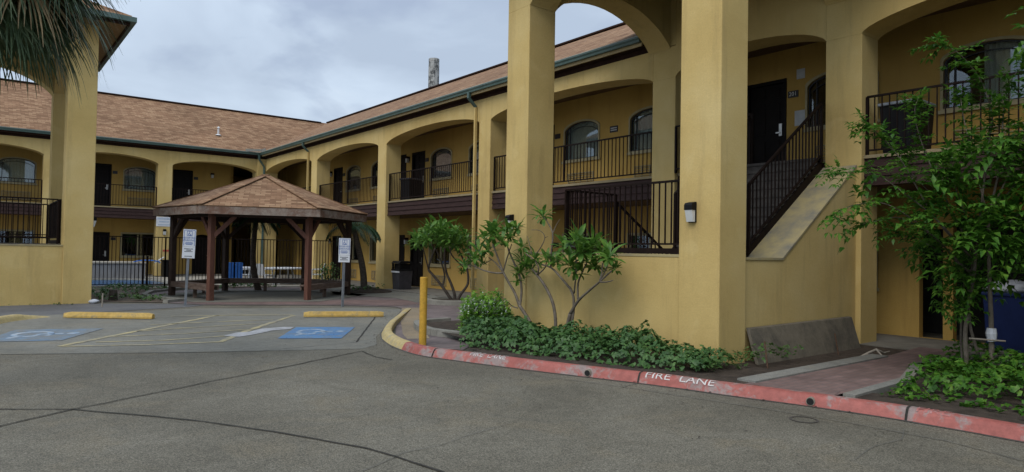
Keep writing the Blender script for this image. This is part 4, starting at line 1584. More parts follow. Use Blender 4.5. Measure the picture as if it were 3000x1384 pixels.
def isa_symbol(quad, m, z, name, parent_kind=True):
    """wheelchair mark laid into a ground quad (p00 bottom-left, p10, p11, p01)"""
    p00, p10, p11, p01 = [Vector((p[0], p[1], 0)) for p in quad]

    def Q(a, b_):
        v_ = p00.lerp(p10, a).lerp(p01.lerp(p11, a), b_)
        return Vector((v_.x, v_.y, z))
    b = MB()

    def path(pts, w):
        prev = None
        for i, p in enumerate(pts):
            a, c = pts[max(i - 1, 0)], pts[min(i + 1, len(pts) - 1)]
            t = Vector((c[0] - a[0], c[1] - a[1]))
            t.normalize()
            cur = (b.v(Q(p[0] - t.y * w / 2, p[1] + t.x * w / 2)), b.v(Q(p[0] + t.y * w / 2, p[1] - t.x * w / 2)))
            if prev:
                b.face([prev[0], prev[1], cur[1], cur[0]])
            prev = cur
    path([(0.44 + 0.20 * math.cos(rad(a)), 0.36 + 0.20 * math.sin(rad(a))) for a in range(100, 361, 15)], 0.07)
    path([(0.43, 0.72), (0.45, 0.46), (0.62, 0.45), (0.72, 0.22), (0.80, 0.24)], 0.08)
    path([(0.44, 0.60), (0.60, 0.60)], 0.06)
    n = 14
    b.face([b.v(Q(0.42 + 0.07 * math.cos(2 * math.pi * k / n), 0.83 + 0.07 * math.sin(2 * math.pi * k / n))) for k in range(n)])
    return b


qa = G((812, 994), (868, 960), (1040, 960), (1000, 993))
struct(sheet('blue_parking_mark', qa, 0.0105, M['blue_paint']))
s_ = isa_symbol([qa[1], qa[0], qa[3], qa[2]], None, 0.0125, 'x')
struct(s_.build('wheelchair_mark', M['symbol_white'], recalc=False))
qb = G((-60, 1004), (45, 968), (305, 964), (178, 1000))
struct(sheet('blue_parking_mark', qb, 0.0105, M['blue_faded']))
s_ = isa_symbol([qb[1], qb[0], qb[3], qb[2]], None, 0.0125, 'x')
struct(s_.build('wheelchair_mark', M['symbol_white'], recalc=False))
# spilled white paint trail leading to the right mark
sp = G((655, 986), (690, 977), (730, 974), (770, 964), (830, 960), (862, 960), (850, 966), (800, 970), (745, 982), (700, 989))
struct(sheet('white_paint_spill', sp, 0.0115, M['spill_white']))
# round utility cover near the red kerb
cpt = gp(2355, 1231)
b = MB()
o_, i_ = [], []
n = 28
for k in range(n):
    a = 2 * math.pi * k / n
    o_.append(b.v((cpt.x + 0.135 * math.cos(a), cpt.y + 0.135 * math.sin(a), 0.006)))
    i_.append(b.v((cpt.x + 0.112 * math.cos(a), cpt.y + 0.112 * math.sin(a), 0.006)))
for k in range(n):
    b.face([o_[k], o_[(k + 1) % n], i_[(k + 1) % n], i_[k]])
ring_o = b.build('utility_cover', M['cover_ring'], origin=(cpt.x, cpt.y, 0))
tag(ring_o, 'small round utility cover ring set in the concrete near the red kerb', 'utility cover')


# ------------------------------------------------------------------ wheel stops, bollard, signs
def wheel_stop(a, b_, label):
    a, b_ = Vector((a[0], a[1], 0)), Vector((b_[0], b_[1], 0))
    d = (b_ - a).normalized()
    s = Vector((-d.y, d.x, 0))
    mb = MB()
    L = (b_ - a).length
    prof = [(-0.075, 0.01), (-0.075, 0.05), (-0.05, 0.125), (0.05, 0.125), (0.075, 0.05), (0.075, 0.01)]
    rows = []
    N = 16
    for k in range(N + 1):
        t = k / N
        sh = 0.82 if k in (0, N) else 1.0
        row = []
        for (o, z) in prof:
            w = noise.noise(Vector((k * 0.9 + a.x, o * 20, z * 15))) * 0.004
            p = a + d * (L * t) + s * (o * sh + w) + Vector((0, 0, 0.006 + z * (sh if z > 0.06 else 1)))
            row.append(mb.v(p))
        rows.append(row)
    for r0, r1 in zip(rows, rows[1:]):
        for k in range(len(prof)):
            j = (k + 1) % len(prof)
            mb.face([r0[k], r0[j], r1[j], r1[k]])
    mb.face(rows[0])
    mb.face(list(reversed(rows[-1])))
    c = (a + b_) / 2
    me_o = mb.build('wheel_stop', M['stop_yellow'])
    me_o.data.transform(Matrix.Translation(-c))
    me_o.location = c
    return tag(me_o, label, 'wheel stop', 'yellow concrete wheel stops')


wheel_stop(gp(190, 932)[:2], gp(449, 936)[:2], 'longer yellow concrete wheel stop by the left tower, chipped at its right end')
wheel_stop(gp(890, 930)[:2], gp(1124, 929)[:2], 'yellow concrete wheel stop near the bollard, broken dark at its left end')

bp = gp(1238, 1013)
B = thing('bollard', 'plain yellow steel bollard standing at the corner of the red kerb', 'bollard', (bp.x, bp.y, 0))
mb = MB()
mb.lathe((bp.x, bp.y, -0.05), [(0.062, 0), (0.062, 1.17), (0.058, 1.185), (0.050, 1.187), (0.050, 1.13)], 20)
mb.build('post', M['bollard'], B, smooth=False)


def parking_sign(px, py, top, label, tilt, big):
    base = gp(px, py)
    S = thing('parking_sign', label, 'sign', (base.x, base.y, 0), 0, 'reserved parking signs')
    dirv = -Vector((base.x, base.y, 0)).normalized()
    sdir = Vector((-dirv.y, dirv.x, 0))                 # to the right as seen from the lot
    sdir = (Matrix.Rotation(tilt, 3, dirv) @ sdir)
    upv = dirv.cross(sdir) if dirv.cross(sdir).z > 0 else sdir.cross(dirv)
    p = MB()
    p.bar((base.x, base.y, -0.05), Vector((base.x, base.y, 0)) + upv * (top - 0.02), 0.055, 0.045)
    p.build('post', M['galv'], S)
    o0 = Vector((base.x, base.y, 0)) + dirv * 0.034
    fnp = lambda u, v, z: o0 + sdir * u + dirv * (-v) + upv * z
    w, h1, h2 = 0.152, 0.46, 0.30
    zt = top

    def plate(za, zb, ww, name):
        q = MB(fnp)
        q.box(-ww, ww, -0.003, 0.0, za, zb)
        return q.build(name, M['sign_face'], S)
    a = plate(zt - h1, zt, w, 'sign_panel')
    q = MB(fnp)
    for (ua, ub, za, zb) in ((-w + 0.02, w - 0.02, zt - 0.030, zt - 0.020), (-w + 0.02, -w + 0.03, zt - h1 + 0.03, zt - 0.031), (w - 0.03, w - 0.02, zt - h1 + 0.03, zt - 0.031)):
        q.box(ua, ub, -0.006, -0.0032, za, zb)
    # wheelchair emblem on a blue square outline
    for (ua, ub, za, zb) in ((-0.065, 0.065, zt - 0.056, zt - 0.047), (-0.065, -0.056, zt - 0.165, zt - 0.0565), (0.056, 0.065, zt - 0.165, zt - 0.0565), (-0.065, 0.065, zt - 0.175, zt - 0.1655)):
        q.box(ua, ub, -0.006, -0.0032, za, zb)

    def stroke(pts, wd):
        for (x0, y0), (x1, y1) in zip(pts, pts[1:]):
            d = Vector((x1 - x0, y1 - y0))
            d.normalize()
            n_ = Vector((-d.y, d.x)) * wd / 2
            q.prism([(x0 + n_.x, -0.0032, y0 + n_.y), (x1 + n_.x, -0.0032, y1 + n_.y), (x1 - n_.x, -0.0032, y1 - n_.y), (x0 - n_.x, -0.0032, y0 - n_.y)], (0, -0.0028, 0))
    cz = zt - 0.135
    stroke([(0.030 * math.cos(rad(t)), cz + 0.030 * math.sin(rad(t))) for t in range(110, 361, 25)], 0.011)
    stroke([(-0.006, cz + 0.052), (-0.002, cz + 0.008), (0.022, cz + 0.006), (0.036, cz - 0.030), (0.046, cz - 0.026)], 0.011)
    q.box(-0.014, 0.004, -0.006, -0.0032, cz + 0.058, cz + 0.074)
    q.build('emblem', M['sign_blue'], a)
    place_text('RESERVED', 0.064, M['sign_blue'], a, fnp, 0, -0.007, zt - 0.225)
    place_text('PARKING', 0.068, M['sign_blue'], a, fnp, 0, -0.007, zt - 0.290)
    q = MB(fnp)
    for i, (hw, z) in enumerate(((0.085, zt - 0.345), (0.10, zt - 0.375), (0.075, zt - 0.40))):
        n_ = 7
        for k in range(n_):
            u0 = -hw + 2 * hw * k / n_
            q.box(u0, u0 + 1.5 * hw / n_, -0.006, -0.0032, z - 0.008, z + 0.008)
    q.build('small_print', M['sign_blue'], a)
    b2 = plate(zt - h1 - (h2 if big else 0.19), zt - h1 - 0.004, w - (0.0 if big else 0.004), 'lower_panel')
    q = MB(fnp)
    for i, (hw, z) in enumerate(((0.11, zt - h1 - 0.055), (0.06, zt - h1 - 0.09), (0.10, zt - h1 - 0.125)) + (((0.09, zt - h1 - 0.25),) if big else ())):
        n_ = 7
        for k in range(n_):
            u0 = -hw + 2 * hw * k / n_
            q.box(u0, u0 + 1.45 * hw / n_, -0.006, -0.0032, z - 0.010, z + 0.010)
    q.build('small_print', M['sign_black'], b2)
    return S


parking_sign(542, 897, 2.02, 'leaning parking sign with a long lower plate left of the gazebo front posts', rad(-2.0), True)
parking_sign(1003, 900, 1.86, 'reserved parking sign with a short lower plate, standing right of the gazebo front posts', rad(-0.8), False)

# ------------------------------------------------------------------ gazebo
GZ = thing('gazebo', 'open hexagonal wooden gazebo with brown shingle roof and red posts', 'gazebo', GC, 0)
PR, ER = 2.68, 3.27
ZE, ZA = 2.74, 3.92
r = MB()
angs = (-120, -60, 0, 60, 120, 180)
for i, a in enumerate(angs):
    r.poly([hexpt(ER + 0.02, a, ZE), hexpt(ER + 0.02, angs[(i + 1) % 6], ZE), (GC.x, GC.y, ZA)])
ro = r.build('roof', M['shingle'], GZ, uv=True, thick=0.03)
h = MB()
for a in angs:
    h.bar(hexpt(ER + 0.03, a, ZE + 0.02), (GC.x, GC.y, ZA + 0.025), 0.24, 0.022)
h.build('hip_cap', M['shingle'], ro, uv=True)
f = MB()
for i, a in enumerate(angs):
    b_ = angs[(i + 1) % 6]
    f.prism([hexpt(ER, a, ZE - 0.245), hexpt(ER, b_, ZE - 0.245), hexpt(ER, b_, ZE - 0.02), hexpt(ER, a, ZE - 0.02)],
            (GC - (hexpt(ER, a, 0) + hexpt(ER, b_, 0)) / 2).normalized() * 0.04)
f.build('fascia', M['fascia_worn'], GZ)
s = MB()
s.poly([hexpt(ER - 0.04, a, ZE - 0.05) for a in angs])
for a in angs:
    s.bar(hexpt(ER - 0.1, a, ZE - 0.14), (GC.x, GC.y, ZE + 0.35), 0.06, 0.14)
for i, a in enumerate(angs):
    b_ = angs[(i + 1) % 6]
    s.bar(hexpt(PR, a, ZE - 0.20), hexpt(PR, b_, ZE - 0.20), 0.09, 0.20)
s.build('roof_frame', M['wood_dark'], GZ)
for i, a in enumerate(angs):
    mt = M['wood_red'] if a in (-120, -60) else M['wood_dark']  # front posts red, the rest dark brown
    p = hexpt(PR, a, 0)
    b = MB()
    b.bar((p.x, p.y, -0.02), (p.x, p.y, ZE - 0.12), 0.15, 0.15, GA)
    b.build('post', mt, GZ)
    for sgn in (-1, 1):
        o = angs[(i + sgn) % 6]
        q = hexpt(PR, o, 0)
        dvec = (q - p).normalized()
        b = MB()
        b.bar(p + dvec * 0.06 + Vector((0, 0, ZE - 0.86)), p + dvec * 0.62 + Vector((0, 0, ZE - 0.28)), 0.07, 0.12)
        b.build('brace', mt, GZ)
for (a, b_) in ((180, -120), (120, 180), (60, 120), (0, 60), (-60, 0)):
    p, q = hexpt(PR - 0.05, a, 0.44), hexpt(PR - 0.05, b_, 0.44)
    inw = (GC - (p + q) / 2)
    inw.z = 0
    inw.normalize()
    d = (q - p).normalized()
    b = MB()
    for k in range(3):
        off = inw * (0.12 * k - 0.05)
        b.bar(p + d * 0.02 + off, q - d * 0.02 + off, 0.11, 0.045)
    b.bar(p + d * 0.05 + inw * 0.22 - Vector((0, 0, 0.08)), q - d * 0.05 + inw * 0.22 - Vector((0, 0, 0.08)), 0.04, 0.11)
    b.bar(p + d * 0.05 - inw * 0.10 - Vector((0, 0, 0.08)), q - d * 0.05 - inw * 0.10 - Vector((0, 0, 0.08)), 0.04, 0.11)
    m_ = (p + q) / 2 + inw * 0.1
    b.bar((m_.x, m_.y, 0.0), (m_.x, m_.y, 0.40), 0.09)
    b.build('bench', M['bench'], GZ)

# ------------------------------------------------------------------ pool, fence, patio things
# water basin: coping and water sheet
def ellipse(cx, cy, rx, ry, n=40, e=1.0):
    return [(cx + rx * math.copysign(abs(math.cos(2 * math.pi * k / n)) ** e, math.cos(2 * math.pi * k / n)), cy + ry * math.copysign(abs(math.sin(2 * math.pi * k / n)) ** e, math.sin(2 * math.pi * k / n))) for k in range(n)]


po_in = ellipse(3.2, 31.2, 3.0, 2.7, 44, 0.55)
po_out = ellipse(3.2, 31.2, 3.3, 3.0, 44, 0.55)
b = MB()
A = [b.v((p[0], p[1], 0.085)) for p in po_out]
Bq = [b.v((p[0], p[1], 0.085)) for p in po_in]
A0 = [b.v((p[0], p[1], 0.0)) for p in po_out]
B0 = [b.v((p[0], p[1], 0.0)) for p in po_in]
n = len(A)
for k in range(n):
    j = (k + 1) % n
    b.face([A[k], A[j], Bq[j], Bq[k]])
    b.face([A0[k], A0[j], A[j], A[k]])
    b.face([Bq[k], Bq[j], B0[j], B0[k]])
struct(b.build('pool_coping', M['kerb_grey']))
struct(sheet('pool_water', po_in, 0.035, M['water']))

FE = thing('pool_fence', 'dark iron picket fence standing between the pool and the gazebo', 'fence', (6.5, 27.3, 0))
run = [(0.8, 28.0), (3.3, 27.62), (5.575, 27.33), (8.0, 27.25), (9.5, 26.9), (10.4, 26.5), (12.38, 26.3)]
for p, q in zip(run, run[1:]):
    railing((p[0], p[1]), (q[0], q[1]), 1.87, 0.16, None, 0.118, 'fence_panel', FE, True, False, 0.0, 0.02)
b = MB()
for dx in (0.0, 0.13):
    b.bar((4.78 + dx, 26.9, 0), (4.78 + dx, 26.9, 1.26 - dx * 0.5), 0.06)
b.build('gate_post', M['iron'], FE)

TB = thing('hot_tub', 'raised grey board sided hot tub box beside the pool', 'hot tub', (4.5, 35.2, 0))
b = MB()
b.box(2.0, 6.2, 34.35, 36.3, 0, 0.74)
for k in range(28):
    b.box(2.02 + k * 0.15, 2.02 + k * 0.15 + 0.125, 34.32, 34.349, 0.01, 0.70)
b.build('tub_side', M['tub'], TB)
b = MB()
b.box(1.96, 6.25, 34.28, 36.34, 0.741, 0.80)
b.build('rim', M['deck'], TB)
sk = MB()
sk.tube([at(452, 771, 'Y', 34.6), at(480, 754, 'Y', 34.7)], 0.028, 8)
SK = thing('pool_net', 'white handled pool net with blue mesh resting on the hot tub', 'pool net', (6, 34.6, 0.8))
sk.build('handle', M['plastic_white'], SK)
b = MB()
c0 = at(430, 772, 'Y', 34.6)
for k in range(9):
    a = math.pi * k / 8
    b.tube([c0 + Vector((0.55 * math.cos(a), 0, 0.02 + 0.12 * math.sin(a))), c0 + Vector((0.55 * math.cos(a + math.pi / 8), 0, 0.02 + 0.12 * math.sin(a + math.pi / 8)))], 0.03, 6)
b.build('net_frame', M['cloth_blue'], SK)


def patio_table(x, y, label, r_=0.62, h_=0.72):
    T = thing('patio_table', label, 'table', (x, y, 0), 0, 'white patio tables by the pool')
    b = MB()
    b.lathe((x, y, 0), [(r_ - 0.02, h_ - 0.06), (r_, h_ - 0.05), (r_, h_ - 0.01), (r_ - 0.02, h_)], 28)
    b.build('tabletop', M['plastic_white'], T)
    for k in range(4):
        a = math.pi / 4 + math.pi / 2 * k
        b = MB()
        b.bar((x + 0.35 * math.cos(a), y + 0.35 * math.sin(a), h_ - 0.06), (x + 0.48 * math.cos(a), y + 0.48 * math.sin(a), 0.01), 0.05)
        b.build('leg', M['plastic_white'], T)
    return T


def patio_chair(x, y, rot, label):
    T = thing('patio_chair', label, 'chair', (x, y, 0), rot, 'white patio chairs by the pool')
    Mx = WORLD[T.name]
    fnc = lambda a, b_, c: Mx @ Vector((a, b_, c))
    b = MB(fnc)
    b.box(-0.24, 0.24, -0.24, 0.22, 0.40, 0.44, 0.01)
    b.build('seat', M['plastic_white'], T)
    b = MB(fnc)
    b.prism([(-0.23, 0.20, 0.45), (0.23, 0.20, 0.45), (0.20, 0.30, 0.86), (0.0, 0.31, 0.90), (-0.20, 0.30, 0.86)], (0, 0.03, 0))
    b.build('backrest', M['plastic_white'], T)
    for sx in (-1, 1):
        b = MB()
        b.bar(fnc(sx * 0.25, -0.22, 0.64), fnc(sx * 0.25, 0.26, 0.66), 0.05, 0.03)
        b.build('armrest', M['plastic_white'], T)
        for sy in (-1, 1):
            b = MB()
            b.bar(fnc(sx * 0.22, sy * 0.21, 0.62 if sy < 0 else 0.42), fnc(sx * 0.26, sy * 0.26, 0.01), 0.045)
            b.build('leg', M['plastic_white'], T)
    return T


yt = 29.6
p1 = at(705, 790, 'Y', yt)
patio_table(p1.x, yt, 'white patio table behind the gazebo, beside the chair with the blue towel')
p2 = at(832, 800, 'Y', 28.6)
patio_table(p2.x, 28.6, 'white patio table seen through the right half of the gazebo', 0.78)
pc1 = at(680, 800, 'Y', 28.7)
patio_chair(pc1.x, 28.7, rad(150), 'white plastic chair with a blue towel over it, behind the gazebo')
tw = MB()
cx, cy = pc1.x, 28.7
tw.box(cx - 0.26, cx + 0.30, cy - 0.38, cy - 0.34, 0.10, 0.93)
tw.box(cx - 0.26, cx + 0.30, cy - 0.34, cy - 0.10, 0.90, 0.93)
tag(tw.build('towel', M['cloth_blue'], origin=(cx, cy, 0)), 'bright blue towel draped over a white patio chair', 'towel')
for (px, yy, rt_, lb) in ((732, 28.9, 200, 'white plastic chair just right of the blue towel, with dark seat shadow'),
                          (775, 28.3, 120, 'white plastic chair between the two patio tables'),
                          (929, 28.4, 250, 'white plastic chair behind the right front gazebo post')):
    q = at(px, 800, 'Y', yy)
    patio_chair(q.x, yy, rad(rt_), lb)


# ------------------------------------------------------------------ bins
def bin_box(name, label, c, w, d, h, m, lid_m, rot=0.0, hood=False, group=None):
    T = thing(name, label, 'bin', c, rot, group)
    Mx = WORLD[T.name]
    f_ = lambda a, b_, z: Mx @ Vector((a, b_, z))
    b = MB(f_)
    vs = []
    for (sx, z) in ((0.86, 0.0), (1.0, h)):
        vs.append([b.v((sx * w / 2 * qx, sx * d / 2 * qy, z)) for qx, qy in ((-1, -1), (1, -1), (1, 1), (-1, 1))])
    b.face(list(reversed(vs[0])))
    b.face(vs[1])
    for k in range(4):
        b.face([vs[0][k], vs[0][(k + 1) % 4], vs[1][(k + 1) % 4], vs[1][k]])
    b.build('body', m, T)
    b = MB(f_)
    if hood:
        b.box(-w / 2 - 0.02, w / 2 + 0.02, -d / 2 - 0.02, d / 2 + 0.02, h + 0.001, h + 0.05, 0.01)
        for (qx, qy) in ((-1, -1), (1, -1), (1, 1), (-1, 1)):
            b.box(qx * w / 2 - 0.03 * (1 + qx), qx * w / 2 + 0.03 * (1 - qx), qy * d / 2 - 0.03 * (1 + qy), qy * d / 2 + 0.03 * (1 - qy), h + 0.051, h + 0.27)
        b.box(-w / 2 + 0.07, w / 2 - 0.07, -d / 2 + 0.07, d / 2 - 0.07, h + 0.051, h + 0.26)
        b.prism([(-w / 2 - 0.02, -d / 2 - 0.02, h + 0.271), (w / 2 + 0.02, -d / 2 - 0.02, h + 0.271), (w / 2 - 0.05, -d / 2 - 0.02, h + 0.36), (-w / 2 + 0.05, -d / 2 - 0.02, h + 0.36)], (0, d + 0.04, 0))
    else:
        b.box(-w / 2 - 0.03, w / 2 + 0.03, -d / 2 - 0.03, d / 2 + 0.03, h + 0.001, h + 0.06, 0.015)
    b.build('lid', lid_m, T)
    return T


bc = gp(1152, 850)
T_ = bin_box('trash_bin', 'dark grey hooded trash bin standing against the yellow column by two doors', (12.95, 22.95, FLOOR), 0.58, 0.58, 0.72, M['bin_dark'], M['bin_black'], 0, True)
b = MB()
b.box(12.63, 12.66, 22.65, 23.25, 0.69, 0.75)
b.build('label_band', M['paper'], T_)
bin_box('trash_bin', 'black trash bin on the upper balcony left of two dark doors', (13.05, 22.6, DECK), 0.6, 0.55, 0.80, M['bin_black'], M['bin_dark'], 0.2)
bin_box('trash_bin', 'black trash bin with a grey lid on the upper balcony behind the small tree', (13.0, 5.05, DECK), 0.75, 0.62, 0.86, M['bin_black'], M['galv'], 0.0)
bin_box('trash_bin', 'black trash bin against the back wing column under the banner', (7.68, 36.95, 0.0), 0.55, 0.5, 0.80, M['bin_black'], M['bin_black'], 0.0)
pb = (13.95, 3.75, FLOOR)
BB = bin_box('recycling_bin', 'blue recycling bin overflowing with white bags in the dark lower corridor', pb, 0.72, 0.62, 0.92, M['bin_blue'], M['bin_blue'], 0.0)
b = MB()
bm_ = bmesh.new()
bmesh.ops.create_icosphere(bm_, subdivisions=3, radius=1.0)
for v_ in bm_.verts:
    k = 1 + 0.28 * noise.noise(v_.co * 2.2) + 0.12 * noise.noise(v_.co * 6)
    v_.co = Vector((pb[0] + v_.co.x * 0.30 * k, pb[1] + v_.co.y * 0.36 * k, pb[2] + 1.06 + v_.co.z * 0.13 * k))
me = bpy.data.meshes.new('trash_bag')
bm_.to_mesh(me)
bm_.free()
tag(link('trash_bag', me, M['bag'], None, True, origin=pb), 'crumpled white plastic bags piled on the blue recycling bin', 'bag')
bin_box('trash_bin', 'black trash bin next to the blue recycling bin in the dark corridor', (13.95, 2.8, FLOOR), 0.7, 0.65, 1.0, M['bin_black'], M['bin_black'], 0.0)

# ------------------------------------------------------------------ leaning slab, rods, branch
b = MB()
q0, q1 = at(2209, 1072, 'Z', 0.1), at(2513, 1022, 'Z', 0.1)
SL0, SL1 = Vector((8.95, 5.36, 0.085)), Vector((12.12, 5.36, 0.085))
prof = [(0, 0), (0, 0.035), (0.09, 0.0)]
b.prism([(8.80, 5.36, 0.03), (11.95, 5.36, 0.03), (12.08, 5.575, 0.535), (8.90, 5.575, 0.515)], (0, 0.055, 0.012))
tag(b.build('concrete_slab', M['lean_slab'], origin=(10.5, 5.4, 0.03)), 'long stained concrete slab leaning on edge against the stair wall', 'slab')
for (px, py, pt, lb) in ((2252, 1093, 1000, 'rusty steel rod stuck in the soil at the left end of the slab'), (2458, 1040, 978, 'short rusty steel rod stuck in the soil before the right half of the slab')):
    g0 = gp(px, py, 0.035)
    dd = depth_of(g0)
    top = atd(px - 12, pt, dd)
    b = MB()
    b.tube([g0 - Vector((0, 0, 0.05)), top], 0.011, 8)
    tag(b.build('steel_rod', M['rust'], origin=g0), lb, 'rod', 'rusty rods by the slab')
bb = gp(2560, 1045, 0.1)
b = MB()
d0 = depth_of(gp(2560, 1050, 0.05))
pts = [atd(2515, 1050, d0 - 0.05), atd(2545, 1034, d0), atd(2567, 1024, d0), atd(2590, 1034, d0 + 0.05), atd(2606, 1030, d0 + 0.1)]
b.tube(pts, [0.02, 0.018, 0.016, 0.012, 0.008], 8)
b.tube([pts[2], atd(2590, 1050, d0 - 0.15), atd(2600, 1052, d0 - 0.2)], [0.014, 0.012, 0.008], 8)
b.tube([pts[1], atd(2520, 1058, d0 - 0.2)], [0.012, 0.008], 8)
tag(b.build('fallen_branch', M['stick'], origin=bb), 'bare pale fallen branch lying on the soil past the slab', 'branch')

# ------------------------------------------------------------------ plants
def smooth_path(pts, k=4):
    out = []
    n = len(pts)
    for i in range(n - 1):
        p0, p1, p2, p3 = pts[max(i - 1, 0)], pts[i], pts[i + 1], pts[min(i + 2, n - 1)]
        for j in range(k):
            t = j / k
            out.append(0.5 * ((2 * p1) + (p2 - p0) * t + (2 * p0 - 5 * p1 + 4 * p2 - p3) * t * t + (3 * p1 - p0 - 3 * p2 + p3) * t ** 3))
    out.append(pts[-1])
    return out


def limb(mb, pts, r0, r1):
    q = smooth_path(pts)
    n = len(q)
    mb.tube(q, [r0 + (r1 - r0) * i / (n - 1) for i in range(n)], 8)


def rosette(L, p, d, n, ln, wd, rnd):
    d = d.normalized()
    u = d.orthogonal().normalized()
    w = d.cross(u)
    for k in range(n):
        a = k * 2.399 + rnd.uniform(-0.3, 0.3)
        t = (k + 0.5) / n
        el = rad(76 - 104 * t + rnd.uniform(-14, 14))
        hd = u * math.cos(a) + w * math.sin(a)
        dv = hd * math.cos(el) + d * math.sin(el)
        l = ln * rnd.uniform(0.7, 1.12) * (0.62 + 0.38 * math.sin(math.pi * min(1, t + 0.3)))
        L.longleaf(p + d * rnd.uniform(-0.05, 0.02) + hd * 0.012, dv, d, l, wd * rnd.uniform(0.8, 1.15), rnd.uniform(0.18, 0.45))


def frangipani(label, base, limbs, heads, S0, scale, group, ln=0.40, wd=0.082, nl=17, seed=3, bark='bark', shear=1.15):
    """limbs: (pixel polyline, dz list or None, r0, r1) in crop pixels; depth offsets give real volume"""
    rnd = random.Random(seed)
    T = thing('frangipani_tree', label, 'tree', base, 0, group)
    d0 = depth_of(base)
    bpx = (Vector(base) - EYEV).dot(rt) / d0 * F_PX + 1500
    cv = lambda x, y, dd: atd(S0[0] + x / scale, S0[1] + y / scale, d0 + dd - shear * (S0[0] + x / scale - bpx) / F_PX * d0)
    mb = MB()
    for pts, r0, r1 in limbs:
        limb(mb, [cv(*p) for p in pts], r0, r1)
    mb.build('trunk', M[bark], T, smooth=True)
    L = Leaves()
    for (x, y, dd, sc) in heads:
        p = cv(x, y, dd)
        d = Vector((rnd.uniform(-0.45, 0.45), rnd.uniform(-0.45, 0.45), 1.0))
        rosette(L, p, d, int(nl * (0.8 + 0.4 * rnd.random())), ln * sc, wd * sc, rnd)
    L.build('foliage', M['leaf_fr'], T)
    return T


S0, SC = (1300, 600), 2.16
gA = at(1577, 988, 'X', 7.72)
frangipani('left frangipani in the front bed, its crown overlapping the tower lamp', gA,
           [([(585, 880, 0), (585, 825, 0), (560, 770, 0), (520, 700, 0), (480, 640, 0)], 0.036, 0.03),
            ([(480, 645, 0), (450, 560, 0), (410, 490, -0.05), (378, 430, -0.1), (340, 330, -0.15), (310, 250, -0.2)], 0.027, 0.014),
            ([(480, 645, 0), (492, 560, 0.08), (485, 470, 0.12), (450, 380, 0.15), (415, 300, 0.15), (395, 235, 0.18)], 0.024, 0.012),
            ([(378, 432, -0.1), (320, 432, -0.2), (250, 415, -0.25), (190, 390, -0.3), (110, 378, -0.3)], 0.018, 0.009),
            ([(470, 655, 0), (430, 640, -0.1), (390, 600, -0.15), (345, 575, -0.2)], 0.013, 0.006),
            ([(378, 432, -0.1), (330, 370, 0.1), (285, 335, 0.15)], 0.015, 0.009),
            ([(378, 420, 0.0), (400, 340, 0.1), (430, 250, 0.1)], 0.014, 0.008),
            ([(300, 350, 0.1), (250, 380, 0.0)], 0.009, 0.006)],
           [(310, 190, -0.2, 1.1), (395, 175, 0.18, 1.05), (330, 140, 0.0, 1.0), (255, 215, 0.1, 0.95), (430, 215, 0.1, 0.95), (285, 290, 0.15, 0.85), (190, 345, -0.3, 0.9),
            (225, 300, -0.1, 0.85), (130, 375, -0.3, 0.75), (350, 575, -0.2, 0.45), (245, 370, 0.0, 0.6), (465, 150, 0.25, 0.8), (370, 230, -0.3, 0.9)],
           S0, SC, 'frangipani trees in the front bed', seed=5)
gB = at(1626, 990, 'X', 7.78)
frangipani('slender curved frangipani stem between the two bigger ones, few leaves', gB,
           [([(705, 880, 0), (705, 830, 0), (708, 740, 0), (695, 640, 0), (665, 560, 0), (625, 490, 0), (590, 445, 0)], 0.032, 0.022),
            ([(592, 447, 0), (560, 410, 0.05), (530, 390, 0.1), (480, 370, 0.1)], 0.018, 0.01),
            ([(592, 447, 0), (600, 400, -0.1), (580, 360, -0.1)], 0.016, 0.01),
            ([(592, 447, 0), (640, 400, 0.1), (650, 355, 0.1)], 0.014, 0.009)],
           [(490, 345, 0.1, 0.8), (580, 340, -0.1, 0.85), (520, 380, 0.0, 0.85), (650, 340, 0.1, 0.7), (480, 420, 0.1, 0.75), (560, 410, 0.15, 0.8), (500, 270, 0.1, 0.75), (470, 480, 0.0, 0.7)],
           S0, SC, 'frangipani trees in the front bed', seed=9)
gC = at(1660, 990, 'X', 7.66)
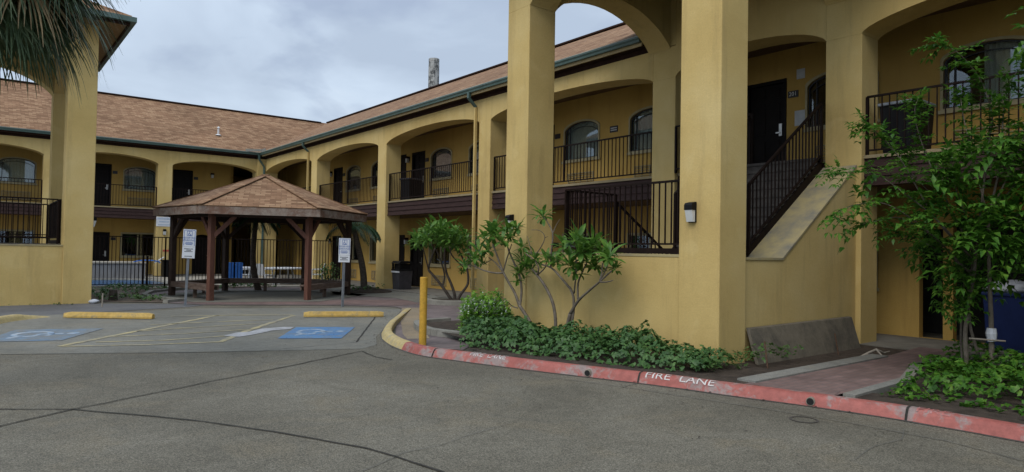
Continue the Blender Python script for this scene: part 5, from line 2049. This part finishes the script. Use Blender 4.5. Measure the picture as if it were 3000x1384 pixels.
frangipani('right frangipani in the front bed with two dark stems and a tall bare branch', gC,
           [([(775, 880, 0), (775, 825, 0), (785, 760, 0), (800, 690, 0)], 0.036, 0.03),
            ([(800, 880, 0), (800, 825, 0.05), (812, 740, 0.05), (822, 660, 0.05), (820, 580, 0.05), (795, 520, 0.05)], 0.026, 0.02),
            ([(795, 525, 0.05), (740, 460, 0.1), (680, 400, 0.15), (600, 370, 0.2), (520, 310, 0.2)], 0.021, 0.01),
            ([(678, 400, 0.15), (680, 300, 0.15), (690, 185, 0.15), (650, 100, 0.15), (632, 80, 0.15)], 0.016, 0.008),
            ([(690, 185, 0.15), (712, 130, 0.2), (735, 95, 0.2)], 0.009, 0.004),
            ([(580, 320, 0.2), (620, 260, 0.2), (640, 205, 0.2), (610, 165, 0.2), (555, 160, 0.2)], 0.010, 0.004),
            ([(640, 210, 0.2), (660, 200, 0.2)], 0.006, 0.003),
            ([(560, 320, 0.2), (545, 260, 0.2), (530, 200, 0.2)], 0.009, 0.004),
            ([(800, 690, 0), (850, 610, 0), (920, 545, -0.05), (985, 490, -0.1), (1050, 430, -0.1), (1085, 410, -0.1)], 0.026, 0.010),
            ([(985, 490, -0.1), (1030, 490, -0.15), (1070, 480, -0.2)], 0.013, 0.008),
            ([(985, 488, -0.1), (1000, 430, 0.05), (1005, 370, 0.1)], 0.013, 0.009),
            ([(990, 480, -0.1), (1030, 400, -0.15), (1045, 350, -0.2)], 0.012, 0.008),
            ([(850, 600, 0), (850, 500, 0.1), (880, 420, 0.1), (920, 340, 0.1)], 0.018, 0.010),
            ([(825, 560, 0.05), (835, 460, -0.1), (840, 380, -0.15), (830, 290, -0.2)], 0.014, 0.009)],
           [(630, 70, 0.15, 0.9), (835, 230, -0.2, 1.05), (920, 285, 0.1, 1.1), (870, 300, -0.1, 1.05), (1000, 330, 0.1, 0.95), (1045, 330, -0.2, 0.85), (760, 265, 0.0, 0.95), (800, 380, -0.15, 0.95),
            (940, 250, 0.2, 0.95), (835, 430, -0.1, 0.95), (1085, 405, -0.1, 0.45), (850, 200, 0.1, 0.8), (880, 360, 0.25, 0.9), (960, 390, 0.1, 0.75), (720, 360, 0.2, 0.75), (690, 350, 0.15, 0.65), (1040, 300, 0.1, 0.8)],
           S0, SC, 'frangipani trees in the front bed', seed=13)
# loose hanging leaves on the right frangipani are part of its own foliage (seeded above)

# planter ring and its tree further back
pr = gp(1320, 893)
b = MB()
b.lathe((pr.x + 0.25, pr.y + 0.2, 0), [(0.80, 0.0), (0.80, 0.13), (0.76, 0.15), (0.66, 0.15), (0.64, 0.11), (0.62, 0.09)], 36)
RP = thing('round_planter', 'low round concrete planter ring set in the brick plaza', 'planter', (pr.x + 0.25, pr.y + 0.2, 0))
b.build('ring', M['kerb_grey'], RP)
b = MB()
b.lathe((pr.x + 0.25, pr.y + 0.2, 0), [(0.63, 0.05), (0.63, 0.10), (0.3, 0.13), (0.05, 0.14)], 24)
b.build('soil', M['soil'], RP)
gD = Vector((pr.x + 0.25, pr.y + 0.2, 0.1))
rnd = random.Random(21)
heads = []
for _ in range(38):
    a = rnd.uniform(0, 2 * math.pi)
    rr = math.sqrt(rnd.random())
    heads.append((572 + 200 * rr * math.cos(a), 340 + 70 * rr * math.sin(a) + 0.0012 * (185 * rr * math.cos(a)) ** 2, rnd.uniform(-0.8, 0.8), rnd.uniform(0.85, 1.15)))
heads += [(730, 450, 0.1, 0.9), (720, 580, 0, 0.5)]
frangipani('leafy frangipani with three bare stems growing from the round planter', gD,
           [([(664, 800, 0), (640, 770, 0), (585, 690, 0), (520, 610, 0), (488, 568, 0), (505, 500, 0.1), (535, 420, 0.2)], 0.05, 0.025),
            ([(672, 800, 0), (668, 740, 0), (645, 670, 0), (612, 590, 0), (600, 500, -0.2), (600, 420, -0.3)], 0.05, 0.025),
            ([(680, 800, 0), (715, 740, 0), (762, 668, 0), (757, 570, 0), (720, 480, 0.1), (690, 420, 0.2)], 0.045, 0.022),
            ([(585, 690, 0), (600, 610, 0.3), (570, 500, 0.4), (540, 430, 0.5)], 0.03, 0.018),
            ([(757, 570, 0), (710, 535, -0.2), (650, 470, -0.4), (640, 420, -0.5)], 0.025, 0.014),
            ([(488, 568, 0), (470, 500, -0.3), (450, 420, -0.4)], 0.022, 0.014)],
           heads, (1050, 550), 2.376, None, ln=0.50, wd=0.095, nl=15, seed=17, bark='bark_dark', shear=0.0)

# --- leafy ground cover in the front bed (one mass)
def inside(p, poly):
    c = False
    n = len(poly)
    for i in range(n):
        a, b_ = poly[i], poly[(i + 1) % n]
        if (a[1] > p[1]) != (b_[1] > p[1]) and p[0] < (b_[0] - a[0]) * (p[1] - a[1]) / (b_[1] - a[1]) + a[0]:
            c = not c
    return c


def cover(poly, n, hfun, lsize, m, label, seed, name='ground_cover', stems=True, z0=0.1):
    rnd = random.Random(seed)
    L = Leaves()
    xs = [p[0] for p in poly]
    ys = [p[1] for p in poly]
    k = 0
    while k < n:
        x, y = rnd.uniform(min(xs), max(xs)), rnd.uniform(min(ys), max(ys))
        if not inside((x, y), poly):
            continue
        h = hfun(x, y)
        if h <= 0.02:
            k += 0.25
            continue
        if h < 0.10 and rnd.random() < 0.6:
            k += 0.3
            continue
        z = z0 + h * (1 - 0.75 * rnd.random() ** 2.2)
        e = 0.06
        gx = (hfun(x + e, y) - hfun(x - e, y)) / (2 * e)
        gy = (hfun(x, y + e) - hfun(x, y - e)) / (2 * e)
        nrm = (Vector((-gx * 0.8, -gy * 0.8, 1)) + rvec(rnd) * 0.55).normalized()
        a = rnd.uniform(0, 2 * math.pi)
        t = Vector((math.cos(a), math.sin(a), 0))
        t = (t - nrm * t.dot(nrm)).normalized()
        s = lsize * rnd.uniform(0.6, 1.3)
        p = Vector((x, y, z))
        for q in range(3):
            tq = Matrix.Rotation(rad(-52 + 52 * q), 3, nrm) @ t
            L.leaf(p, tq, nrm, s * (1.0 if q == 1 else 0.8), s * 0.62, rnd.uniform(0.05, 0.3), 0.10)
        k += 1
    o = L.build(name, m)
    return stuff(o, label, 'plants')


bedA = [(5.98, 8.75), (6.1, 8.1), (6.45, 7.0), (6.95, 5.45), (7.15, 5.1), (7.9, 5.25), (7.75, 5.9), (8.1, 7.0), (8.12, 9.75), (8.05, 10.3), (7.3, 10.0), (6.7, 9.6)]


def hA(x, y):
    edge = min(1.0, max(0.0, (x - (5.9 + (8.6 - y) * 0.31)) / 0.28))
    end = min(1.0, max(0.0, (y - 5.15) / 0.9))
    lo = min(1, max(0, (10.4 - y) / 0.8))
    nz = noise.noise(Vector((x * 1.5, y * 1.5, 3.1)))
    n2 = noise.noise(Vector((x * 4, y * 4, 1.1)))
    return (0.33 + 0.15 * nz + 0.08 * n2) * (0.4 + 0.6 * edge) * (0.30 + 0.70 * end) * lo


_rm = random.Random(3)
MOUNDS = []
for k in range(26):
    t = (k + 0.5) / 26
    y = 5.25 + (9.9 - 5.25) * t
    xk = 6.05 + (8.75 - y) * 0.305 if y < 8.75 else 6.05 + (y - 8.75) * 0.5
    for off in (0.28, 0.72, 1.15):
        x = xk + off + _rm.uniform(-0.1, 0.1)
        if x < 8.05:
            MOUNDS.append((x, y + _rm.uniform(-0.1, 0.1), _rm.uniform(0.22, 0.36), _rm.uniform(0.26, 0.50) * (0.55 + 0.45 * min(1, (y - 5.0) / 1.4))))


def hA(x, y):
    h = 0.05
    for (mx, my, mr, mh) in MOUNDS:
        q = ((x - mx) ** 2 + (y - my) ** 2) / (mr * mr)
        if q < 1:
            h = max(h, mh * math.sqrt(1 - q))
    return h * (0.85 + 0.3 * noise.noise(Vector((x * 6, y * 6, 2))))


cover(bedA, 5200, hA, 0.068, M['leaf_gc'], 'mounded dark green leafy ground cover in the bed below the tower wall', 31)
cover([(7.2, 5.0), (8.2, 5.05), (9.0, 5.1), (9.6, 5.1), (9.5, 5.35), (8.9, 5.3), (8.9, 5.55), (8.0, 5.5), (7.3, 5.4)], 330, lambda x, y: 0.16 + 0.14 * noise.noise(Vector((x * 3, y * 3, 0))), 0.05, M['leaf_weed'], 'low weeds growing around the foot of the tower pillar', 32, 'weeds')
bedB = [(7.65, 3.2), (8.4, 3.25), (8.9, 3.3), (10.6, 3.6), (11.0, 2.6), (11.0, 0.0), (7.6, 0.0), (7.6, 1.6), (7.75, 2.4)]


def hB(x, y):
    nz = noise.noise(Vector((x * 1.3, y * 1.3, 8.1)))
    e = min(1, max(0, (x - 7.75 - (2.4 - y) * 0.0) / 0.8))
    h = (0.27 + 0.22 * nz) * (0.25 + 0.75 * e)
    if y > 2.0 and x < 8.3:
        h *= 0.25 if nz < 0.1 else 0.8
    return h


cover(bedB, 3600, hB, 0.075, M['leaf_tree'], 'bright leafy ground cover under the small tree at the right edge', 33)
# weeds in the dirt bed on the left
cover([(2.8, 21.9), (4.1, 20.8), (4.4, 21.0), (3.9, 22.8), (4.4, 25.2), (6.0, 26.9), (2.8, 27.6)], 800, lambda x, y: max(0.0, 0.06 + 0.30 * noise.noise(Vector((x * 1.7, y * 1.7, 4.0)))), 0.085, M['leaf_weed'], 'patchy weeds and small plants in the dirt bed beside the left tower', 34, 'weeds', z0=0.02)
cover([(5.5, 26.6), (9.4, 26.4), (9.4, 26.85), (5.5, 26.95)], 420, lambda x, y: 0.12 + 0.2 * noise.noise(Vector((x * 2, y * 2, 4.0))), 0.08, M['leaf_weed'], 'low green weeds along the foot of the pool fence', 35, 'weeds', z0=0.02)
cover([(-3, 20.95), (1.8, 20.85), (2.6, 20.95), (2.6, 21.15), (-3, 21.15)], 150, lambda x, y: max(0.0, 0.02 + 0.16 * noise.noise(Vector((x * 2.5, y * 2, 4.0)))), 0.05, M['leaf_weed'], 'small weeds at the foot of the left tower wall', 36, 'weeds', z0=0.0)

LT = Leaves()
rnd = random.Random(77)
for _ in range(260):
    i = rnd.randrange(len(full))
    dd = rnd.random() ** 2.5 * 2.4
    p = full[i] + Vector((-0.05 - dd, rnd.uniform(-0.2, 0.2) - dd * 0.3, 0.012))
    a = rnd.uniform(0, 6.28)
    LT.leaf(p, Vector((math.cos(a), math.sin(a), 0.05)), Vector((0, 0, 1)), rnd.uniform(0.02, 0.05), rnd.uniform(0.012, 0.025), -0.1, 0.2)
stuff(LT.build('leaf_litter', M['bark_dark']), 'scattered dry leaf bits on the concrete along the kerb', 'litter')

# --- bright shrub with white flower spikes
fb = gp(1413, 985, 0.05)
FS = thing('flowering_shrub', 'bright green shrub with white flower spikes left of the near tower pillar', 'shrub', (fb.x, fb.y, 0.05))
L, FL, ST = Leaves(), Leaves(), MB()
rnd = random.Random(44)
for k in range(300):
    a = rnd.uniform(0, 2 * math.pi)
    rr = math.sqrt(rnd.random())
    x, y = fb.x + 0.12 + 0.40 * rr * math.cos(a), fb.y + 0.10 + 0.58 * rr * math.sin(a)
    h = (0.56 - 0.2 * rr * rr) * rnd.uniform(0.8, 1.15)
    if k % 3 == 0:
        ST.tube([(x, y, 0.05), (x + rnd.uniform(-0.04, 0.04), y + rnd.uniform(-0.04, 0.04), 0.05 + h)], [0.006, 0.003], 4)
    for j in range(10):
        z = 0.05 + h * (j + rnd.random()) / 7
        d = Vector((rnd.uniform(-1, 1), rnd.uniform(-1, 1), rnd.uniform(-0.1, 0.6)))
        L.leaf(Vector((x, y, z)), d, Vector((0, 0, 1)), rnd.uniform(0.07, 0.12), rnd.uniform(0.045, 0.065), 0.2, 0.1)
    if rnd.random() < 0.6:
        for j in range(8):
            z = 0.08 + h + 0.014 * j
            FL.leaf(Vector((x, y, z)), rvec(rnd) + Vector((0, 0, 0.2)), Vector((0, 0, 1)), 0.028, 0.022, 0.1, 0.1)
ST.build('stems', M['leaf_weed'], FS)
L.build('foliage', M['leaf_bright'], FS)
FL.build('flowers', M['flower'], FS)
# pale stone rim around that corner of the bed
b = MB()
rim = [Vector((p[0], p[1], 0.06)) for p in ((8.1, 12.3), (7.35, 12.2), (6.95, 11.6), (6.75, 10.9), (6.85, 10.3), (7.0, 9.95))]
for p, q in zip(smooth_path(rim), smooth_path(rim)[1:]):
    b.bar(p, q, 0.17, 0.14)
struct(b.build('bed_rim', M['kerb_grey']))

# --- small tree at the right edge with arching sprays
tb = Vector((10.1, 3.0, 0.1))
TR = thing('small_tree', 'leafy small tree with several thin stems and long arching sprays at the right edge', 'tree', tb)
D0 = depth_of(tb)
rnd = random.Random(55)
tm = MB()
P = lambda x, y, d=0.0: atd(x, y, D0 + d)
stems = [([(2836, 1105), (2828, 1000), (2832, 930), (2850, 830), (2860, 740)], 0.030, 0.018, 0.0),
         ([(2902, 1110), (2905, 1000), (2902, 900), (2898, 800), (2895, 640)], 0.034, 0.020, -0.1),
         ([(2885, 1100), (2860, 1020), (2842, 950), (2838, 860), (2850, 760)], 0.022, 0.014, 0.15),
         ([(2822, 1095), (2815, 980), (2822, 880), (2826, 800)], 0.016, 0.010, 0.2)]
for pts, r0, r1, dd in stems:
    limb(tm, [P(x, y, dd) for x, y in pts], r0, r1)
sprays = [([(2860, 740), (2880, 560), (2900, 400), (2905, 330), (2870, 230), (2800, 150), (2745, 135)], 0.016, 0.3),
          ([(2895, 640), (2930, 480), (2940, 330), (2960, 240), (3010, 180)], 0.016, -0.1),
          ([(2850, 740), (2760, 560), (2700, 420), (2680, 330), (2690, 290)], 0.012, 0.2),
          ([(2850, 760), (2740, 640), (2640, 470), (2570, 390), (2540, 370)], 0.012, 0.0),
          ([(2850, 760), (2740, 640), (2640, 560), (2560, 510), (2470, 505), (2440, 510)], 0.011, -0.35),
          ([(2840, 800), (2720, 680), (2600, 600), (2510, 600), (2450, 625)], 0.011, -0.5),
          ([(2840, 800), (2740, 700), (2640, 640), (2560, 650), (2520, 660)], 0.010, -0.3),
          ([(2895, 640), (2850, 460), (2820, 330), (2815, 280)], 0.011, 0.4),
          ([(2895, 640), (2990, 520), (3060, 420), (3120, 340)], 0.014, 0.0),
          ([(2860, 740), (2780, 620), (2720, 560), (2640, 470), (2660, 440)], 0.010, 0.5),
          ([(2895, 700), (3000, 620), (3100, 560), (3180, 520)], 0.014, 0.2),
          ([(2895, 640), (2960, 500), (3000, 400), (3040, 300)], 0.012, -0.5),
          ([(2850, 800), (2760, 740), (2680, 700), (2620, 690)], 0.010, -0.2),
          ([(2860, 760), (2830, 640), (2780, 500), (2760, 470)], 0.010, -0.4)]
TL = Leaves()


def compound(p, d, n, ln, s):
    d = d.normalized()
    sidev = d.cross(Vector((0, 0, 1)))
    sidev = sidev.normalized() if sidev.length > 0.01 else Vector((1, 0, 0))
    for k in range(n):
        t = k / (n - 1)
        q = p + d * ln * t - Vector((0, 0, 1)) * ln * 0.35 * t * t
        for sg in (-1, 1):
            dv = d * 0.55 + sidev * sg * 0.9 + Vector((0, 0, rnd.uniform(-0.35, 0.1)))
            TL.leaf(q, dv, Vector((0, 0, 1)) + rvec(rnd) * 0.3, s * rnd.uniform(0.7, 1.2), s * 0.46, 0.25, 0.12)
    TL.leaf(p + d * ln - Vector((0, 0, ln * 0.35)), d, Vector((0, 0, 1)), s, s * 0.42, 0.2, 0.12)


def sprigs(q, i0, dens=1.0):
    n = len(q)
    for i in range(i0, n):
        t = (q[i] - q[i - 1]).normalized()
        for _ in range(2 if rnd.random() < dens else 1):
            d = (rvec(rnd) * 0.9 + t * 0.8 + Vector((0, 0, 0.15)))
            compound(q[i], d, rnd.choice((3, 4, 4, 5)), rnd.uniform(0.16, 0.28), rnd.uniform(0.09, 0.135))
    compound(q[-1], q[-1] - q[-2], 6, 0.25, 0.09)


for pts, r0, dd in sprays:
    n = len(pts)
    q = smooth_path([P(x, y, dd * i / (n - 1)) for i, (x, y) in enumerate(pts)], 5)
    tm.tube(q, [r0 + (0.003 - r0) * i / (len(q) - 1) for i in range(len(q))], 6)
    if pts[-1][0] > 2600 or pts[-1][1] < 450:
        sprigs(q, int(len(q) * 0.25))
    else:
        sprigs(q, int(len(q) * 0.25), 0.2)
# dense middle of the crown
for _ in range(620):
    a, rr = rnd.uniform(0, 2 * math.pi), rnd.random() ** 0.6
    cxp, cyp = 2930 + 270 * rr * math.cos(a), 620 + 215 * rr * math.sin(a)
    if cxp < 2720 and cyp < 600:
        continue
    if noise.noise(Vector((cxp * 0.012, cyp * 0.012, 2.0))) < -0.12:
        continue
    compound(P(cxp, cyp, rnd.uniform(-0.7, 0.8)), rvec(rnd) + Vector((0, 0, 0.2)), 4, rnd.uniform(0.18, 0.32), rnd.uniform(0.11, 0.165))
for _ in range(70):
    compound(P(2800 + rnd.uniform(-50, 70), rnd.uniform(770, 930), rnd.uniform(-0.2, 0.3)), rvec(rnd), 4, 0.16, 0.095)
for _ in range(900):  # extra crown beyond the view, added to shade the stair wall
    v_ = rvec(rnd) * rnd.random() ** 0.45
    q = tb + Vector((0.7 + v_.x * 1.7, -1.75 + v_.y * 1.5, 4.0 + v_.z * 2.2))
    if (q - EYEV).dot(rt) / (q - EYEV).dot(fw) * F_PX < 1490:
        continue
    compound(q, rvec(rnd) + Vector((0, 0, 0.2)), 5, rnd.uniform(0.2, 0.4), rnd.uniform(0.11, 0.17))
limb(tm, [tb + Vector((0.5, -0.9, 0)), tb + Vector((0.6, -1.6, 1.6)), tb + Vector((0.8, -2.2, 3.2)), tb + Vector((0.8, -2.0, 5.0))], 0.09, 0.03)  # unseen limb carrying the added shading crown
tm.build('trunk', M['bark'], TR, smooth=True)
TL.build('foliage', M['leaf_tree'], TR)
# white tie and a stick held across one stem
b = MB()
b.tube([P(2905, 962, -0.1), P(2904, 978, -0.1), P(2906, 1000, -0.1)], [0.050, 0.062, 0.048], 10)
tag(b.build('white_tie', M['bag'], origin=P(2905, 980, -0.1)), 'white rag tied round a thin stem of the small tree', 'rag')
b = MB()
b.tube([P(2840, 992, -0.2), P(2945, 1000, -0.16)], 0.011, 6)
tag(b.build('cross_stick', M['stick'], origin=P(2890, 995, -0.2)), 'thin dry stick lashed across the stems of the small tree', 'stick')


# --- palms
def fan_leaf(L, c, d, size, rnd, n=26, droop=0.9, wd=0.035):
    d = d.normalized()
    s = d.cross(Vector((0, 0, 1)))
    s = s.normalized() if s.length > 0.01 else Vector((1, 0, 0))
    nr = s.cross(d).normalized()
    for k in range(n):
        a = rad(-105 + 210 * (k + rnd.uniform(-0.3, 0.3)) / (n - 1))
        dv = d * math.cos(a) + s * math.sin(a)
        l = size * (1 - 0.25 * abs(a) / 2) * rnd.uniform(0.8, 1.1)
        pts, m = [], 6
        p = c.copy()
        v_ = dv.copy()
        for j in range(m):
            pts.append(p.copy())
            v_ = (v_ + Vector((0, 0, -1)) * droop * (0.08 + 0.20 * j / m * 2) + rvec(rnd) * 0.04).normalized()
            p = p + v_ * l / (m - 1)
        L.strip(pts, nr + rvec(rnd) * 0.3, [wd * w for w in (0.6, 1.0, 0.9, 0.6, 0.35, 0.1)])


crown = Vector((0.14, 9.7, 5.02))
PM = thing('palm_tree', 'fan palm whose hanging leaves fill the top left corner', 'tree', (crown.x - 1.1, crown.y - 0.3, 0))
b = MB()
limb(b, [Vector((crown.x - 1.1, crown.y - 0.3, -0.1)), Vector((crown.x - 1.08, crown.y - 0.3, 1.5)), Vector((crown.x - 0.85, crown.y - 0.2, 3.4)), crown + Vector((0, 0, -0.1))], 0.22, 0.16)
b.build('trunk', M['palm_bark'], PM, smooth=True)
rnd = random.Random(71)
L, LD = Leaves(), Leaves()
pet = MB()
for k in range(84):
    a = k * 2.399
    el = rad(62 - 118 * (k / 84))
    d = Vector((math.cos(a) * math.cos(el), math.sin(a) * math.cos(el), math.sin(el)))
    ln = rnd.uniform(0.45, 0.80)
    mid = crown + d * ln * 0.6 + Vector((0, 0, 0.05))
    end = crown + d * ln - Vector((0, 0, 0.12 * (1 - math.sin(el))))
    pet.tube([crown + d * 0.1, mid, end], [0.014, 0.011, 0.008], 5)
    fan_leaf(L if rnd.random() < (0.97 if k < 60 else 0.88) else LD, end, d + Vector((0, 0, -0.35)), rnd.uniform(0.85, 1.15), rnd, 34, 1.05, 0.034)
for k in range(5):
    a = rnd.uniform(0, 6.28)
    d = Vector((math.cos(a), math.sin(a), -0.7))
    fan_leaf(LD, crown + d * 0.35, d + Vector((0, 0, -0.8)), rnd.uniform(0.7, 0.95), rnd, 16, 0.9, 0.026)
pet.build('petioles', M['leaf_weed'], PM, smooth=True)
L.build('foliage', M['leaf_palm'], PM)
LD.build('dry_foliage', M['leaf_palm_dry'], PM)


def feather_palm(label, base, top, lean, nf, fl, seed, tr=0.11):
    rnd = random.Random(seed)
    T = thing('palm_tree', label, 'tree', base, 0)
    b = MB()
    base, top = Vector(base), Vector(top)
    limb(b, [base, base.lerp(top, 0.35) + Vector(lean), base.lerp(top, 0.75) + Vector(lean) * 0.6, top], tr * 1.25, tr * 0.8)
    b.build('trunk', M['palm_bark'], T, smooth=True)
    L = Leaves()
    for k in range(nf):
        a = k * 2.399 + rnd.uniform(-0.2, 0.2)
        el = rad(rnd.uniform(15, 65))
        v_ = Vector((math.cos(a) * math.cos(el), math.sin(a) * math.cos(el), math.sin(el)))
        p = top.copy()
        n = 12
        pts = []
        for j in range(n):
            pts.append(p.copy())
            v_ = (v_ + Vector((0, 0, -0.15 - 0.012 * j))).normalized()
            p = p + v_ * fl / n
        L.strip(pts, Vector((0, 0, 1)), [0.018] * n)
        for j in range(1, n):
            t = (pts[j] - pts[j - 1]).normalized()
            s = t.cross(Vector((0, 0, 1)))
            s = s.normalized() if s.length > 0.01 else Vector((1, 0, 0))
            for sg in (-1, 1):
                for h in (0, 0.5):
                    q = pts[j].lerp(pts[j - 1], h)
                    dv = t * 0.7 + s * sg + Vector((0, 0, -0.35))
                    L.leaf(q, dv, Vector((0, 0, 1)), fl * 0.24 * math.sin(math.pi * (j + 0.6) / (n + 0.4)) + 0.06, 0.032, 0.35, 0.1)
    L.build('foliage', M['leaf_palm_dark'], T)
    return T


bR = gp(1052, 862)
bR = Vector((11.2, 22.6, 0.0))
tR = atd(1035, 668, depth_of((11.2, 22.8, 2)))
feather_palm('small dark feather palm between the gazebo right side and the yellow column', bR, tR, (0.1, 0.0, 0), 17, 1.35, 81)
bM = at(757, 852, 'Z', 0.0)
tM = atd(752, 640, depth_of(bM))
feather_palm('dark leaning palm behind the middle of the gazebo', bM, tM, (-0.15, 0.05, 0), 13, 1.1, 82, 0.10)
b = MB()
m_ = Vector((11.25, 22.55, 0.0))
b.lathe((m_.x, m_.y, 0), [(0.95, 0.0), (0.9, 0.06), (0.5, 0.14), (0.15, 0.2)], 24)
struct(b.build('soil_mound', M['soil'], smooth=True))
cover([(10.5, 22.0), (11.2, 21.75), (11.9, 22.2), (11.9, 23.0), (10.6, 23.1)], 90, lambda x, y: 0.16 + 0.2 * noise.noise(Vector((x * 3, y * 3, 4.0))), 0.09, M['leaf_weed'], 'low green plants round the foot of the palm beside the gazebo', 37, 'weeds', z0=0.05)
# shrub in the background right of the gazebo
gsp = at(962, 815, 'Y', 27.6)
GS = thing('garden_shrub', 'small light green shrub behind the gazebo right bench', 'shrub', (gsp.x, 27.6, 0))
L = Leaves()
rnd = random.Random(91)
for _ in range(260):
    v_ = rvec(rnd) * rnd.random() ** 0.4
    L.leaf(Vector((gsp.x + v_.x * 0.55, 27.6 + v_.y * 0.45, 0.52 + v_.z * 0.45)), rvec(rnd) + Vector((0, 0, 0.4)), Vector((0, 0, 1)), 0.17, 0.06, 0.3)
L.build('foliage', M['leaf_weed'], GS)
b = MB()
for k in range(6):
    a = k * 1.05
    b.tube([(gsp.x, 27.6, 0), (gsp.x + 0.3 * math.cos(a), 27.6 + 0.3 * math.sin(a), 0.7)], [0.02, 0.008], 5)
b.build('stems', M['bark'], GS)
# stump, stake and a white bag in the dirt bed
q = gp(331, 882)
b = MB()
b.lathe((q.x, q.y, -0.03), [(0.13, 0), (0.11, 0.15), (0.10, 0.33), (0.09, 0.345)], 14)
tag(b.build('tree_stump', M['bark_dark'], origin=(q.x, q.y, 0)), 'short dark tree stump in the dirt bed beside the left tower', 'stump')
q = gp(299, 900)
b = MB()
b.tube([(q.x, q.y, -0.02), (q.x + 0.01, q.y, 0.34)], 0.016, 8)
tag(b.build('wooden_stake', M['stick'], origin=(q.x, q.y, 0)), 'thin pale wooden stake stuck in the dirt bed', 'stake')
q = gp(270, 890)
bm_ = bmesh.new()
bmesh.ops.create_icosphere(bm_, subdivisions=2, radius=1.0)
for v_ in bm_.verts:
    k = 1 + 0.35 * noise.noise(v_.co * 2.5)
    v_.co = Vector((q.x + 0.04 + v_.co.x * 0.13 * k, q.y + v_.co.y * 0.1 * k, 0.06 + v_.co.z * 0.06 * k))
me = bpy.data.meshes.new('litter_bag')
bm_.to_mesh(me)
bm_.free()
tag(link('litter_bag', me, M['bag'], None, True, origin=(q.x, q.y, 0)), 'crumpled white bag on the ground at the foot of the left tower pillar', 'bag')

# ------------------------------------------------------------------ sky and light
SUN_EL, SUN_AZ = rad(50), rad(250)           # azimuth clockwise from +Y
w = bpy.data.worlds.new('World')
scene.world = w
w.use_nodes = True
nt = w.node_tree
bg = nt.nodes['Background']
sky = nt.nodes.new('ShaderNodeTexSky')
sky.sky_type = 'NISHITA'
sky.sun_disc = False
sky.sun_elevation = SUN_EL
sky.sun_rotation = SUN_AZ
sky.air_density = 1.2
sky.dust_density = 2.0
tc = nt.nodes.new('ShaderNodeTexCoord')
sp = nt.nodes.new('ShaderNodeSeparateXYZ')
nt.links.new(tc.outputs['Generated'], sp.inputs[0])


def math_(op, a, b_=None):
    n = nt.nodes.new('ShaderNodeMath')
    n.operation = op
    for i, v_ in enumerate((a, b_)):
        if v_ is None:
            continue
        if isinstance(v_, (int, float)):
            n.inputs[i].default_value = v_
        else:
            nt.links.new(v_, n.inputs[i])
    return n.outputs[0]


zz = math_('ADD', math_('MAXIMUM', sp.outputs[2], 0.0), 0.22)
cx_ = math_('DIVIDE', sp.outputs[0], zz)
cy_ = math_('DIVIDE', sp.outputs[1], zz)
cb = nt.nodes.new('ShaderNodeCombineXYZ')
nt.links.new(cx_, cb.inputs[0])
nt.links.new(cy_, cb.inputs[1])
n1 = tex(nt, 1.0, 7, 0.5, cb.outputs[0], 0.5)
r1 = ramp(nt, [(0.36, (4.2, 5.0, 6.2)), (0.50, (5.6, 6.6, 7.9)), (0.62, (6.8, 7.7, 8.7))])
nt.links.new(n1.outputs['Fac'], r1.inputs[0])
n2 = tex(nt, 2.1, 6, 0.5, cb.outputs[0], 0.35)
r2 = ramp(nt, [(0.52, 0.0), (0.66, 1.0)])
nt.links.new(n2.outputs['Fac'], r2.inputs[0])
dk = mix(nt, r1.outputs[0], (3.3, 4.0, 5.35), math_('MULTIPLY', r2.outputs[0], 0.8))
# overcast sky is brighter overhead
grad = math_('ADD', 0.92, math_('MULTIPLY', math_('MAXIMUM', sp.outputs[2], 0.0), 0.35))
gc = nt.nodes.new('ShaderNodeCombineXYZ')
for i in range(3):
    nt.links.new(grad, gc.inputs[i])
cl = mix(nt, dk, gc.outputs[0], 1.0, 'MULTIPLY')
allc = mix(nt, sky.outputs[0], cl, 0.88)
nt.links.new(allc, bg.inputs['Color'])
bg.inputs['Strength'].default_value = 0.092

sd = bpy.data.lights.new('sun', 'SUN')
sd.energy = 1.2
sd.angle = rad(35)
sd.color = (1.0, 0.96, 0.90)
so = bpy.data.objects.new('sun', sd)
C.objects.link(so)
dirv = Vector((math.sin(SUN_AZ) * math.cos(SUN_EL), math.cos(SUN_AZ) * math.cos(SUN_EL), math.sin(SUN_EL)))
so.rotation_euler = dirv.to_track_quat('Z', 'Y').to_euler()
so.location = (0, 0, 30)

scene.view_settings.view_transform = 'Standard'
scene.view_settings.look = 'None'
scene.view_settings.exposure = 0.37
scene.view_settings.gamma = 1.0
scene.cycles.max_bounces = 6
scene.cycles.diffuse_bounces = 1
scene.cycles.transparent_max_bounces = 8
